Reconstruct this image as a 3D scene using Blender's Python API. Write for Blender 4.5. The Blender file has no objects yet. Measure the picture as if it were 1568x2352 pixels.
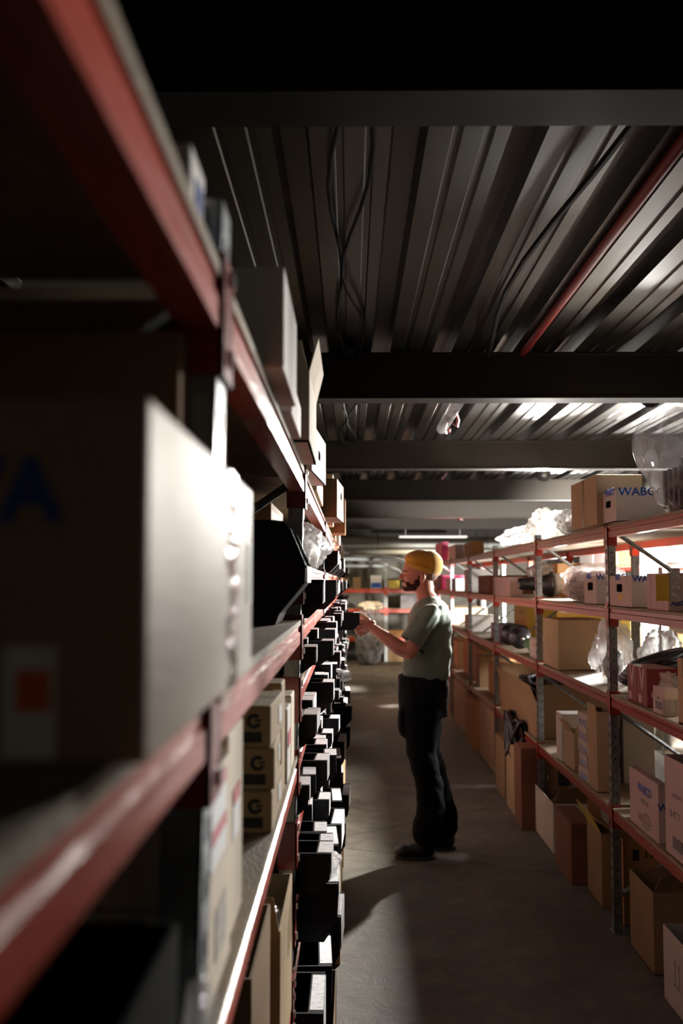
import bpy, bmesh, math, random
from mathutils import Vector, Matrix, noise
from mathutils.geometry import tessellate_polygon
random.seed(7)
S = bpy.context.scene
COL = S.collection
PI = math.pi

# ---------------------------------------------------------------- camera
FPX = 2287.0
YAW, PITCH, CAMZ = math.radians(0.526), math.radians(3.98), 1.6
cd = bpy.data.cameras.new('camera'); cam = bpy.data.objects.new('camera', cd); COL.objects.link(cam)
cam.location = (0, 0, CAMZ); cam.rotation_euler = (PI/2 + PITCH, 0, YAW)
cd.sensor_fit = 'HORIZONTAL'; cd.sensor_width = 24.0; cd.lens = 24.0 * FPX / 1568
cd.clip_start = 0.05; cd.clip_end = 100
cd.dof.use_dof = True; cd.dof.focus_distance = 3.3; cd.dof.aperture_fstop = 3.6
S.camera = cam
S.view_settings.view_transform = 'Standard'; S.view_settings.look = 'None'
S.view_settings.gamma = 1; S.view_settings.use_curve_mapping = False
S.view_settings.exposure = -0.3
RM = cam.rotation_euler.to_matrix()
def ray(px, py): return RM @ Vector(((px-784)/FPX, -(py-1176)/FPX, -1))
def atY(px, py, y): d = ray(px, py); return Vector((0, 0, CAMZ)) + d*(y/d.y)
def atX(px, py, x): d = ray(px, py); return Vector((0, 0, CAMZ)) + d*(x/d.x)
def atZ(px, py, z): d = ray(px, py); return Vector((0, 0, CAMZ)) + d*((z-CAMZ)/d.z)

# ---------------------------------------------------------------- materials
MATS = {}
def mat(name, col, rough=.5, metal=0.0, var=0.0, vscale=8.0, bump=0.0, bscale=60.0, col2=None, spec=.5,
        sheen=0.0, emit=None, estr=0.0, sss=0.0, stretch=None, coat=0.0, coat_rough=0.2, trans=0.0, pos=(.35, .65), detail=5):
    m = bpy.data.materials.new(name); m.use_nodes = True; nt = m.node_tree; N = nt.nodes; L = nt.links
    b = N['Principled BSDF']; b.inputs['Base Color'].default_value = (*col, 1)
    b.inputs['Roughness'].default_value = rough; b.inputs['Metallic'].default_value = metal
    b.inputs['Specular IOR Level'].default_value = spec
    if sheen: b.inputs['Sheen Weight'].default_value = sheen
    if coat: b.inputs['Coat Weight'].default_value = coat; b.inputs['Coat Roughness'].default_value = coat_rough
    if sss:
        b.inputs['Subsurface Weight'].default_value = sss; b.inputs['Subsurface Radius'].default_value = (.02, .008, .004)
    if emit: b.inputs['Emission Color'].default_value = (*emit, 1); b.inputs['Emission Strength'].default_value = estr
    if trans: b.inputs['Transmission Weight'].default_value = trans
    tc = N.new('ShaderNodeTexCoord'); mp = N.new('ShaderNodeMapping'); L.new(tc.outputs['Object'], mp.inputs['Vector'])
    if stretch: mp.inputs['Scale'].default_value = stretch
    if var:
        n = N.new('ShaderNodeTexNoise'); n.inputs['Scale'].default_value = vscale; n.inputs['Detail'].default_value = detail
        L.new(mp.outputs[0], n.inputs['Vector'])
        r = N.new('ShaderNodeValToRGB'); L.new(n.outputs['Fac'], r.inputs['Fac'])
        c2 = col2 if col2 else tuple(c*(1-var) for c in col)
        r.color_ramp.elements[0].position = pos[0]; r.color_ramp.elements[1].position = pos[1]
        r.color_ramp.elements[0].color = (*c2, 1); r.color_ramp.elements[1].color = (*col, 1)
        L.new(r.outputs['Color'], b.inputs['Base Color'])
        mr = N.new('ShaderNodeMapRange'); mr.inputs['To Min'].default_value = max(.05, rough-.12); mr.inputs['To Max'].default_value = min(1, rough+.12)
        L.new(n.outputs['Fac'], mr.inputs['Value']); L.new(mr.outputs[0], b.inputs['Roughness'])
    if bump:
        n2 = N.new('ShaderNodeTexNoise'); n2.inputs['Scale'].default_value = bscale; n2.inputs['Detail'].default_value = 4
        L.new(mp.outputs[0], n2.inputs['Vector'])
        bp = N.new('ShaderNodeBump'); bp.inputs['Strength'].default_value = bump; bp.inputs['Distance'].default_value = .01
        L.new(n2.outputs['Fac'], bp.inputs['Height']); L.new(bp.outputs['Normal'], b.inputs['Normal'])
    MATS[name] = m; return m
def film(name, col, alpha, rough=.12, trl=.3):
    """thin plastic film: part see-through, part glossy, part translucent"""
    m = bpy.data.materials.new(name); m.use_nodes = True; nt = m.node_tree; N = nt.nodes; L = nt.links; N.clear()
    o = N.new('ShaderNodeOutputMaterial'); t = N.new('ShaderNodeBsdfTransparent'); d = N.new('ShaderNodeBsdfPrincipled')
    d.inputs['Base Color'].default_value = (*col, 1); d.inputs['Roughness'].default_value = rough
    tr = N.new('ShaderNodeBsdfTranslucent'); tr.inputs['Color'].default_value = (*col, 1)
    a = N.new('ShaderNodeMixShader'); a.inputs[0].default_value = trl; L.new(d.outputs[0], a.inputs[1]); L.new(tr.outputs[0], a.inputs[2])
    tc = N.new('ShaderNodeTexCoord'); n = N.new('ShaderNodeTexNoise'); n.inputs['Scale'].default_value = 14; n.inputs['Detail'].default_value = 6
    L.new(tc.outputs['Object'], n.inputs['Vector'])
    bp = N.new('ShaderNodeBump'); bp.inputs['Strength'].default_value = .7; bp.inputs['Distance'].default_value = .02
    L.new(n.outputs['Fac'], bp.inputs['Height']); L.new(bp.outputs['Normal'], d.inputs['Normal'])
    mr = N.new('ShaderNodeMapRange'); mr.inputs['From Min'].default_value = .3; mr.inputs['From Max'].default_value = .7
    mr.inputs['To Min'].default_value = max(0, alpha-.2); mr.inputs['To Max'].default_value = min(1, alpha+.2); L.new(n.outputs['Fac'], mr.inputs['Value'])
    x = N.new('ShaderNodeMixShader'); L.new(mr.outputs[0], x.inputs[0]); L.new(t.outputs[0], x.inputs[1]); L.new(a.outputs[0], x.inputs[2])
    L.new(x.outputs[0], o.inputs['Surface']); MATS[name] = m; return m
def glow(name, col, s):
    m = bpy.data.materials.new(name); m.use_nodes = True; N = m.node_tree.nodes; N.clear()
    o = N.new('ShaderNodeOutputMaterial'); e = N.new('ShaderNodeEmission'); e.inputs[0].default_value = (*col, 1); e.inputs[1].default_value = s
    m.node_tree.links.new(e.outputs[0], o.inputs['Surface']); MATS[name] = m; return m

M_red = mat('red rack paint', (.32, .026, .016), .32, var=.3, vscale=25, bump=.12, bscale=120, col2=(.30, .022, .012), coat=.3)
M_redworn = mat('worn red rack paint with scratches', (.62, .075, .04), .35, var=.5, vscale=18, bump=.2, bscale=90, col2=(.52, .30, .22), stretch=(1, .15, 1), pos=(.33, .42), coat=.2)
M_orange = mat('orange red rack paint', (.62, .07, .02), .4, var=.2, vscale=20)
M_galv = mat('galvanised upright', (.34, .36, .37), .38, metal=.75, var=.35, vscale=40, bump=.08)
M_board = mat('chipboard shelf', (.38, .30, .21), .75, var=.25, vscale=60, bump=.25, bscale=220, stretch=(1, .3, 1))
M_card = mat('brown cardboard', (.32, .20, .10), .8, var=.14, vscale=6, bump=.1, bscale=150)
M_card2 = mat('light cardboard', (.50, .36, .21), .8, var=.12, vscale=6, bump=.1, bscale=150)
M_cream = mat('cream cardboard', (.78, .66, .50), .75, var=.1, vscale=5, bump=.08, bscale=120)
M_white = mat('white cardboard', (.80, .76, .71), .7, var=.08, vscale=5, bump=.06, bscale=100)
M_pink = mat('pinkish printed cardboard', (.70, .58, .55), .7, var=.08, vscale=5)
M_darkcard = mat('dark reddish cardboard', (.20, .07, .035), .75, var=.2, vscale=8)
M_maroon = mat('maroon carton', (.24, .018, .03), .45, var=.15, vscale=8)
M_orcard = mat('orange cardboard', (.50, .26, .10), .8, var=.12, vscale=6)
M_yellow = mat('yellow carton', (.80, .60, .10), .6, var=.12, vscale=6)
M_magenta = mat('magenta carton', (.38, .02, .09), .5, var=.1, vscale=6)
M_navy = mat('dark blue carton', (.03, .03, .12), .5)
M_green = mat('green carton', (.04, .18, .08), .5)
M_tape = mat('glossy packing tape', (.42, .32, .18), .12, bump=.5, bscale=50)
M_paper = mat('white paper label', (.85, .85, .85), .6)
M_labelw = mat('printed white label', (.92, .93, .95), .35, var=.6, vscale=260, col2=(.25, .26, .28), stretch=(.2, 1, .6), pos=(.30, .40), detail=2)
M_blue = mat('blue print', (.02, .08, .40), .6)
M_black = mat('black print', (.015, .015, .02), .6)
M_redp = mat('red print', (.55, .02, .04), .55)
M_orp = mat('orange print', (.85, .16, .02), .55)
M_yelp = mat('yellow print', (.85, .60, .08), .55)
M_grey = mat('grey print', (.30, .27, .28), .6)
M_plast = mat('black bin plastic', (.005, .006, .010), .42, spec=.22, bump=.05, bscale=200)
M_rubber = mat('black rubber', (.012, .012, .014), .32, bump=.2, bscale=60)
M_plgrey = mat('dark grey machine casting', (.06, .055, .055), .5, var=.4, vscale=30, bump=.5, bscale=40)
M_beam = mat('dark painted steel beam', (.020, .016, .011), .6, spec=.2, var=.25, vscale=4)
M_floor = None
M_wall = mat('pale plastered wall', (.50, .49, .47), .8, var=.1, vscale=2)
M_walld = mat('dull painted wall', (.30, .27, .22), .8, var=.15, vscale=2)
M_deck = mat('galvanised steel deck', (.068, .065, .060), .34, metal=.85, var=.4, vscale=3.0, bump=.03, bscale=30, stretch=(1, .2, 1))
M_pipe = mat('grey pipe', (.42, .44, .42), .4, var=.1)
M_redpipe = mat('red sprinkler pipe', (.22, .010, .006), .45)
M_cable = mat('black cable', (.006, .006, .006), .7, spec=.1)
M_skin = mat('skin', (.50, .20, .13), .5, var=.18, vscale=14, sss=.15, bump=.05, bscale=90)
M_beard = mat('dark brown beard', (.035, .014, .009), .9, spec=.1, bump=.9, bscale=160)
M_shirt = mat('sage green cotton', (.105, .150, .108), .85, var=.12, vscale=10, bump=.1, bscale=260, sheen=.2)
M_pants = mat('black cotton trousers', (.005, .005, .006), .85, spec=.08, bump=.3, bscale=25)
M_beanie = mat('mustard knitted wool', (.46, .23, .012), .85, bump=.3, bscale=330, sheen=.3, stretch=(1, 1, .4))
M_shoe = mat('black shoe leather', (.012, .011, .011), .4)
M_sole = mat('dark rubber sole', (.03, .03, .03), .7)
M_screw = mat('zinc screw head', (.75, .76, .78), .2, metal=1)
M_slot_shade = mat('slot shade colour', (.004, .004, .004), .9)
F_clear = film('clear plastic film', (.85, .84, .84), .42)
F_white = film('milky plastic film', (.86, .86, .84), .88, rough=.25, trl=.35)
F_wrap = film('bubble wrap', (.6, .58, .58), .36, rough=.1, trl=.2)

# ---------------------------------------------------------------- mesh helpers
class MB:
    def __init__(s): s.b = bmesh.new(); s.mi = 0
    def _set(s, faces):
        for f in faces: f.material_index = s.mi
    def box(s, x0, x1, y0, y1, z0, z1, bev=0.0, shear=None):
        vs = [s.b.verts.new((x, y, z)) for x in (x0, x1) for y in (y0, y1) for z in (z0, z1)]
        idx = [(0, 1, 3, 2), (4, 6, 7, 5), (0, 4, 5, 1), (2, 3, 7, 6), (0, 2, 6, 4), (1, 5, 7, 3)]
        fs = [s.b.faces.new([vs[i] for i in q]) for q in idx]
        s._set(fs)
        if bev:
            es = list({e for f in fs for e in f.edges})
            r = bmesh.ops.bevel(s.b, geom=es, offset=bev, segments=2, affect='EDGES', profile=.5); s._set(r['faces'])
        return vs
    def hexa(s, pts, bev=0.0):
        """8 points: bottom ring of 4 then top ring of 4, same winding"""
        vs = [s.b.verts.new(p) for p in pts]
        fs = [s.b.faces.new([vs[i] for i in q]) for q in ((3, 2, 1, 0), (4, 5, 6, 7), (0, 1, 5, 4), (1, 2, 6, 5), (2, 3, 7, 6), (3, 0, 4, 7))]
        s._set(fs)
        if bev:
            es = list({e for f in fs for e in f.edges})
            r = bmesh.ops.bevel(s.b, geom=es, offset=bev, segments=2, affect='EDGES', profile=.5); s._set(r['faces'])
    def prism(s, prof, axis, a0, a1):
        """closed polygon profile [(u,v)] extruded along axis ('x': u=y v=z, 'y': u=x v=z, 'z': u=x v=y)"""
        def P(u, v, a): return {'x': (a, u, v), 'y': (u, a, v), 'z': (u, v, a)}[axis]
        A = [s.b.verts.new(P(u, v, a0)) for u, v in prof]; B = [s.b.verts.new(P(u, v, a1)) for u, v in prof]
        n = len(prof); fs = []
        for i in range(n): fs.append(s.b.faces.new((A[i], A[(i+1) % n], B[(i+1) % n], B[i])))
        tri = tessellate_polygon([[Vector((u, v, 0)) for u, v in prof]])
        for t in tri:
            try: fs.append(s.b.faces.new([A[i] for i in t])); fs.append(s.b.faces.new([B[i] for i in t]))
            except ValueError: pass
        s._set(fs)
    def sheet(s, pts, th, nrm):
        """convex planar polygon given thickness th along nrm"""
        n = Vector(nrm).normalized()*th
        A = [s.b.verts.new(p) for p in pts]; B = [s.b.verts.new(Vector(p)+n) for p in pts]; k = len(pts)
        fs = [s.b.faces.new(A[::-1]), s.b.faces.new(B)] + [s.b.faces.new((A[i], A[(i+1) % k], B[(i+1) % k], B[i])) for i in range(k)]
        s._set(fs)
    def tube(s, path, r, seg=8, caps=True):
        path = [Vector(p) for p in path]; rs = r if isinstance(r, (list, tuple)) else [r]*len(path)
        rings = []; up = None
        for i, p in enumerate(path):
            t = (path[min(i+1, len(path)-1)] - path[max(i-1, 0)]).normalized()
            if up is None: up = Vector((0, 0, 1)) if abs(t.z) < .9 else Vector((1, 0, 0))
            a = t.cross(up); a = a.normalized() if a.length > 1e-6 else t.orthogonal().normalized()
            c = a.cross(t).normalized(); up = c
            rings.append([s.b.verts.new(p + (a*math.cos(2*PI*k/seg) + c*math.sin(2*PI*k/seg))*rs[i]) for k in range(seg)])
        fs = []
        for i in range(len(rings)-1):
            for k in range(seg):
                fs.append(s.b.faces.new((rings[i][k], rings[i][(k+1) % seg], rings[i+1][(k+1) % seg], rings[i+1][k])))
        if caps: fs.append(s.b.faces.new(rings[0][::-1])); fs.append(s.b.faces.new(rings[-1]))
        for f in fs: f.smooth = seg > 6
        s._set(fs)
    def lathe(s, prof, c=(0, 0, 0), seg=20, axis='z'):
        """profile [(r,h)] turned round an axis through c"""
        c = Vector(c); rings = []
        def P(r, h, a):
            u, v = r*math.cos(a), r*math.sin(a)
            return c + Vector({'z': (u, v, h), 'y': (u, h, v), 'x': (h, u, v)}[axis])
        for r, h in prof: rings.append([s.b.verts.new(P(max(r, 1e-4), h, 2*PI*k/seg)) for k in range(seg)])
        fs = []
        for i in range(len(rings)-1):
            for k in range(seg): fs.append(s.b.faces.new((rings[i][k], rings[i][(k+1) % seg], rings[i+1][(k+1) % seg], rings[i+1][k])))
        fs += [s.b.faces.new(rings[0]), s.b.faces.new(rings[-1])]
        for f in fs: f.smooth = True
        s._set(fs)
    def ell(s, c, r, rot=None, sub=3):
        m = Matrix.Translation(c) @ (rot.to_4x4() if rot else Matrix.Identity(4)) @ Matrix.Diagonal((*((r, r, r) if isinstance(r, (int, float)) else r), 1))
        g = bmesh.ops.create_icosphere(s.b, subdivisions=sub, radius=1, matrix=m)
        for v in g['verts']:
            for f in v.link_faces: f.smooth = True; f.material_index = s.mi
    def build(s, name, m, parent=None):
        bmesh.ops.recalc_face_normals(s.b, faces=s.b.faces)
        me = bpy.data.meshes.new(name); s.b.to_mesh(me); s.b.free()
        for x in (m if isinstance(m, (list, tuple)) else [m]): me.materials.append(x)
        o = bpy.data.objects.new(name, me); COL.objects.link(o)
        if parent is not None: o.parent = parent
        return o
def tag(o, label=None, cat=None, group=None, kind=None):
    if label: o['label'] = label
    if cat: o['category'] = cat
    if group: o['group'] = group
    if kind: o['kind'] = kind
    return o
def thing(name, label, cat, loc=(0, 0, 0), rz=0.0, group=None):
    o = bpy.data.objects.new(name, None); COL.objects.link(o); o.empty_display_size = .05
    o.location = loc; o.rotation_euler = (0, 0, rz); return tag(o, label, cat, group)
def dup(root, loc, rz, label, scale=None, group=None):
    r = root.copy(); COL.objects.link(r); r.location = loc; r.rotation_euler = (0, 0, rz); r['label'] = label
    if scale: r.scale = scale
    if group: r['group'] = group
    for ch in list(root.children):
        c = ch.copy(); COL.objects.link(c); c.parent = r
        for g in ch.children: d = g.copy(); COL.objects.link(d); d.parent = c
    return r
def bake(o, mods):
    """evaluate modifiers into the mesh"""
    for t, kw in mods:
        md = o.modifiers.new(t, t)
        for k, v in kw.items(): setattr(md, k, v)
    dg = bpy.context.evaluated_depsgraph_get(); dg.update()
    me = bpy.data.meshes.new_from_object(o.evaluated_get(dg)); mats = list(o.data.materials)
    o.modifiers.clear(); o.data = me
    if not me.materials:
        for x in mats: me.materials.append(x)
    for p in me.polygons: p.use_smooth = True
    return o
def lettering(parent, text, size, org, xdir, up, m, name='lettering', ext=.0004, bold=0.0, xs=1.0):
    cu = bpy.data.curves.new(name, 'FONT'); cu.body = text; cu.size = size; cu.extrude = ext; cu.align_x = 'CENTER'; cu.align_y = 'CENTER'
    cu.offset = bold; cu.resolution_u = 3
    t = bpy.data.objects.new(name, cu); COL.objects.link(t)
    dg = bpy.context.evaluated_depsgraph_get(); dg.update()
    me = bpy.data.meshes.new_from_object(t.evaluated_get(dg)); bpy.data.objects.remove(t); bpy.data.curves.remove(cu)
    me.materials.clear(); me.materials.append(m)
    x = Vector(xdir).normalized(); u = Vector(up).normalized(); n = x.cross(u)
    mt = Matrix.Translation(org) @ Matrix(((x.x, u.x, n.x), (x.y, u.y, n.y), (x.z, u.z, n.z))).to_4x4() @ Matrix.Diagonal((xs, 1, 1, 1))
    me.transform(mt)
    o = bpy.data.objects.new(name, me); COL.objects.link(o)
    if parent is not None: o.parent = parent
    return o

# ---------------------------------------------------------------- cardboard boxes
FR = {'-x': ((0, -1, 0), (-1, 0, 0)), '+x': ((0, 1, 0), (1, 0, 0)), '-y': ((1, 0, 0), (0, -1, 0)), '+y': ((-1, 0, 0), (0, 1, 0))}
def face_frame(face, hx, hy):
    u, n = Vector(FR[face][0]), Vector(FR[face][1])
    half = hx if face[1] == 'x' else hy
    return u, n, n*half, (hy if face[1] == 'x' else hx)
def carton(name, label, cat, x0, x1, y0, y1, z0, z1, m, rz=0.0, group=None, open_top=False, flaps=(), hole=None, marks=(), tape=None, film_over=False, tilt=None):
    """a cardboard box; marks = (face, kind, u, v, w, h, material or text...) u from the face's centre, v from the bottom"""
    cx, cy = (x0+x1)/2, (y0+y1)/2; hx, hy, h = (x1-x0)/2, (y1-y0)/2, z1-z0
    r = thing(name, label, cat, (cx, cy, z0), rz, group)
    if tilt: r.rotation_euler = (tilt[0], tilt[1], rz)
    b = MB(); th = .004
    if not open_top and not hole:
        b.box(-hx, hx, -hy, hy, 0, h, bev=.003)
        # seam of the closing flaps
        b.box(-hx+.004, hx-.004, -.0008, .0008, h-.001, h+.0006)
    else:
        b.box(-hx, hx, -hy, hy, 0, th)
        for f in ('-x', '+x', '-y', '+y'):
            u, n, c, hw = face_frame(f, hx, hy); c = Vector(c) - n*th
            if f[1] == 'x': hw -= th
            out = [(-hw, 0), (hw, 0), (hw, h), (-hw, h)]
            if hole and f in hole:
                hu, hv, a, d = hole[f]; c0 = d*.45
                inn = [(hu-a+c0, hv-d), (hu+a-c0, hv-d), (hu+a, hv-d+c0), (hu+a, hv+d-c0), (hu+a-c0, hv+d), (hu-a+c0, hv+d), (hu-a, hv+d-c0), (hu-a, hv-d+c0)]
                loops = [[Vector((*p, 0)) for p in out], [Vector((*p, 0)) for p in inn]]
                flat = out+inn; tris = tessellate_polygon(loops)
                A = [b.b.verts.new(c + u*p[0] + Vector((0, 0, p[1]))) for p in flat]
                B = [b.b.verts.new(c + n*th + u*p[0] + Vector((0, 0, p[1]))) for p in flat]
                for t in tris: b.b.faces.new([A[i] for i in t]); b.b.faces.new([B[i] for i in t])
                for k in range(8): i, j = 4+k, 4+(k+1) % 8; b.b.faces.new((A[i], A[j], B[j], B[i]))
                for k in range(4): i, j = k, (k+1) % 4; b.b.faces.new((A[i], A[j], B[j], B[i]))
            else:
                b.sheet([c + u*p[0] + Vector((0, 0, p[1])) for p in out], th, n)
        if not open_top: b.box(-hx, hx, -hy, hy, h, h+th)
    body = b.build('box_body', m, r)
    for fl in flaps:                      # (face, length, angle from vertical, outward positive, optional material)
        f, ln, ang = fl[:3]; u, n, c, hw = face_frame(f, hx, hy)
        up = Vector((0, 0, 1))*math.cos(ang) + n*math.sin(ang); nn = n*math.cos(ang) - Vector((0, 0, 1))*math.sin(ang)
        p = Vector(c) + Vector((0, 0, h)); q = MB()
        q.sheet([p-u*(hw-.003), p+u*(hw-.003), p+u*(hw-.015)+up*ln, p-u*(hw-.015)+up*ln], .003, -nn)
        q.build('flap', fl[3] if len(fl) > 3 else m, r)
    if tape:
        for f, w in tape:
            u, n, c, hw = face_frame(f, hx, hy); q = MB(); c = Vector(c)
            pts = []
            for k in range(9): pts.append((math.sin(k*2.1)*w*.12, h*k/8))
            for k in range(8):
                a0, z0_ = pts[k]; a1, z1_ = pts[k+1]
                q.sheet([c+u*(a0-w/2)+Vector((0, 0, z0_)), c+u*(a0+w/2)+Vector((0, 0, z0_)), c+u*(a1+w/2)+Vector((0, 0, z1_)), c+u*(a1-w/2)+Vector((0, 0, z1_))], .0015, n)
            q.build('tape_strip', M_tape, r)
    for mk in marks:
        f, kind, uu, vv = mk[:4]; u, n, c, hw = face_frame(f, hx, hy); o = Vector(c)+n*.0006+u*uu+Vector((0, 0, vv))
        if kind == 'text': lettering(r, mk[4], mk[5], o, u, (0, 0, 1), mk[6], bold=mk[5]*.02 if len(mk) < 8 else mk[7], xs=mk[8] if len(mk) > 8 else 1)
        elif kind == 'patch':
            w, hh, mm = mk[4:7]; q = MB(); z = Vector((0, 0, 1)); o = o - n*.0004
            q.sheet([o-u*w/2-z*hh/2, o+u*w/2-z*hh/2, o+u*w/2+z*hh/2, o-u*w/2+z*hh/2], .0010 if len(mk) < 8 else mk[7], n)
            q.build(mk[8] if len(mk) > 8 else 'printed_patch', mm, r)
        elif kind == 'bars':
            w, hh, mm = mk[4:7]; q = MB(); z = Vector((0, 0, 1)); a = -w/2; rr = random.Random(5)
            while a < w/2:
                ww = rr.choice((.0015, .003, .0045)); p = o+u*a; q.sheet([p-z*hh/2, p+u*ww-z*hh/2, p+u*ww+z*hh/2, p+z*hh/2], .0006, n); a += ww+rr.choice((.002, .003, .004))
            q.build('barcode', mm, r)
        elif kind == 'ring':            # open ring mark
            ro, ri, mm = mk[4:7]; q = MB(); z = Vector((0, 0, 1)); a0, a1, st = .75, 2*PI-.35, 14
            for k in range(st):
                A, B = a0+(a1-a0)*k/st, a0+(a1-a0)*(k+1)/st
                q.sheet([o+u*ri*math.cos(A)+z*ri*math.sin(A), o+u*ro*math.cos(A)+z*ro*math.sin(A), o+u*ro*math.cos(B)+z*ro*math.sin(B), o+u*ri*math.cos(B)+z*ri*math.sin(B)], .0006, n)
            q.sheet([o+u*ri*.2-z*ri*.1, o+u*ro-z*ri*.1, o+u*ro+z*ri*.45, o+u*ri*.2+z*ri*.45], .0006, n)
            q.build('round_logo', mm, r)
        elif kind == 'arrows':
            mm = mk[4]; hh = mk[5]; q = MB(); z = Vector((0, 0, 1))
            for s_ in (-hh*.3, hh*.3):
                p = o+u*s_; q.sheet([p-u*.003, p+u*.003, p+u*.003+z*hh, p-u*.003+z*hh], .0006, n)
                q.sheet([p-u*hh*.14+z*hh*.8, p+u*hh*.14+z*hh*.8, p+z*hh*1.15], .0007, n)
            q.sheet([o-u*hh*.5-z*.012, o+u*hh*.5-z*.012, o+u*hh*.5-z*.005, o-u*hh*.5-z*.005], .0006, n)
            q.build('arrow_mark', mm, r)
        elif kind == 'dashes':          # scattered slanted dashes printed over the face
            mm, w, hh, cnt, ln = mk[4:9]; q = MB(); z = Vector((0, 0, 1)); rr = random.Random(11)
            nx = max(2, int(math.sqrt(cnt))); nz = max(2, cnt//nx)
            for i in range(nx):
                for j in range(nz):
                    p = o + u*((i+.5)/nx-.5)*w + z*((j+.5+.3*(i % 2))/nz-.5)*hh
                    d = (u*(.5 if (i+j) % 2 else -.5)+z).normalized()*ln; e = d.cross(n).normalized()*.0013
                    q.sheet([p-d-e, p-d+e, p+d+e, p+d-e], .0006, n)
                    q.sheet([p-d*.9-e*3.2, p-d*1.25, p-d*.9+e*3.2], .0007, n)
            q.build('printed_dashes', mm, r)
    return r
def blob(name, mm, c, r, seed=0, amp=.25, freq=3.0, parent=None, sub=4, flat=None, crease=.5, smooth=True):
    """crumpled lump: icosphere pushed about by ridged noise; flat = local z where it rests"""
    b = bmesh.new(); bmesh.ops.create_icosphere(b, subdivisions=sub, radius=1)
    off = Vector((seed*7.3, seed*3.1, seed*1.7))
    for v in b.verts:
        p = v.co.copy(); n = noise.noise(p*freq*.5+off)*amp + (abs(noise.noise(p*freq+off))-.25)*amp*crease*2 + abs(noise.noise(p*freq*2.3+off))*amp*.22
        q = p*(1+n); q = Vector((q.x*r[0], q.y*r[1], q.z*r[2]))+Vector(c)
        if flat is not None and q.z < flat: q.z = flat+(q.z-flat)*.04
        v.co = q
    for f in b.faces: f.smooth = smooth
    me = bpy.data.meshes.new(name); b.to_mesh(me); b.free(); me.materials.append(mm)
    if flat is not None:
        mn = min(v.co.z for v in me.vertices); 
        for v in me.vertices: v.co.z += flat-mn
    o = bpy.data.objects.new(name, me); COL.objects.link(o)
    if parent is not None: o.parent = parent
    return o

# ================================================================ the setting
def floor_material():
    m = bpy.data.materials.new('worn concrete'); m.use_nodes = True; nt = m.node_tree; N = nt.nodes; L = nt.links; b = N['Principled BSDF']
    tc = N.new('ShaderNodeTexCoord')
    n1 = N.new('ShaderNodeTexNoise'); n1.inputs['Scale'].default_value = 1.6; n1.inputs['Detail'].default_value = 8; n1.inputs['Roughness'].default_value = .65
    n2 = N.new('ShaderNodeTexNoise'); n2.inputs['Scale'].default_value = 7; n2.inputs['Detail'].default_value = 8; n2.inputs['Roughness'].default_value = .7; n2.inputs['Distortion'].default_value = .6
    for n in (n1, n2): L.new(tc.outputs['Object'], n.inputs['Vector'])
    r = N.new('ShaderNodeValToRGB'); r.color_ramp.elements[0].position = .32; r.color_ramp.elements[1].position = .72
    r.color_ramp.elements[0].color = (.105, .088, .070, 1); r.color_ramp.elements[1].color = (.22, .20, .16, 1)
    r2 = N.new('ShaderNodeValToRGB'); r2.color_ramp.elements[0].position = .40; r2.color_ramp.elements[1].position = .66
    r2.color_ramp.elements[0].color = (.45, .43, .41, 1); r2.color_ramp.elements[1].color = (1, 1, 1, 1)
    L.new(n1.outputs['Fac'], r.inputs['Fac']); L.new(n2.outputs['Fac'], r2.inputs['Fac'])
    mx = N.new('ShaderNodeMix'); mx.data_type = 'RGBA'; mx.blend_type = 'MULTIPLY'; mx.inputs[0].default_value = .8
    L.new(r.outputs[0], mx.inputs[6]); L.new(r2.outputs[0], mx.inputs[7])
    v = N.new('ShaderNodeTexVoronoi'); v.feature = 'DISTANCE_TO_EDGE'; v.inputs['Scale'].default_value = .55; 
    nz = N.new('ShaderNodeMix'); nz.data_type = 'RGBA'; nz.inputs[0].default_value = .12; L.new(tc.outputs['Object'], nz.inputs[6]); L.new(n2.outputs['Color'], nz.inputs[7]); L.new(nz.outputs[2], v.inputs['Vector'])
    cr = N.new('ShaderNodeValToRGB'); cr.color_ramp.elements[0].position = 0; cr.color_ramp.elements[1].position = .006; cr.color_ramp.elements[0].color = (.35, .33, .3, 1)
    L.new(v.outputs['Distance'], cr.inputs['Fac'])
    m2 = N.new('ShaderNodeMix'); m2.data_type = 'RGBA'; m2.blend_type = 'MULTIPLY'; m2.inputs[0].default_value = 1
    L.new(mx.outputs[2], m2.inputs[6]); L.new(cr.outputs[0], m2.inputs[7]); L.new(m2.outputs[2], b.inputs['Base Color'])
    mr = N.new('ShaderNodeMapRange'); mr.inputs['To Min'].default_value = .42; mr.inputs['To Max'].default_value = .8; L.new(n2.outputs['Fac'], mr.inputs['Value']); L.new(mr.outputs[0], b.inputs['Roughness'])
    bp = N.new('ShaderNodeBump'); bp.inputs['Strength'].default_value = .35; bp.inputs['Distance'].default_value = .02; L.new(n2.outputs['Fac'], bp.inputs['Height']); L.new(bp.outputs[0], b.inputs['Normal'])
    return m
XW0, XW1, YB, YE, ZC = -2.3, 4.5, -2.6, 22.0, 2.70
def struct(name, b, m): return tag(b.build(name, m), kind='structure')
b = MB(); b.box(XW0-.1, XW1+.1, YB-.1, YE+.1, -.1, 0); struct('floor', b, floor_material())
b = MB(); b.box(XW0-.1, XW0, YB-.1, YE+.1, 0, 3.0); struct('wall_left', b, M_walld)
b = MB(); b.box(XW1, XW1+.1, YB-.1, YE+.1, 0, 3.0); struct('wall_right', b, M_wall)
b = MB(); b.box(XW0, XW1, YB-.1, YB, 0, 3.0); struct('wall_back', b, M_walld)
b = MB(); b.box(XW0, XW1, YE, YE+.1, 0, 3.0); struct('wall_front', b, M_walld)
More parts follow.
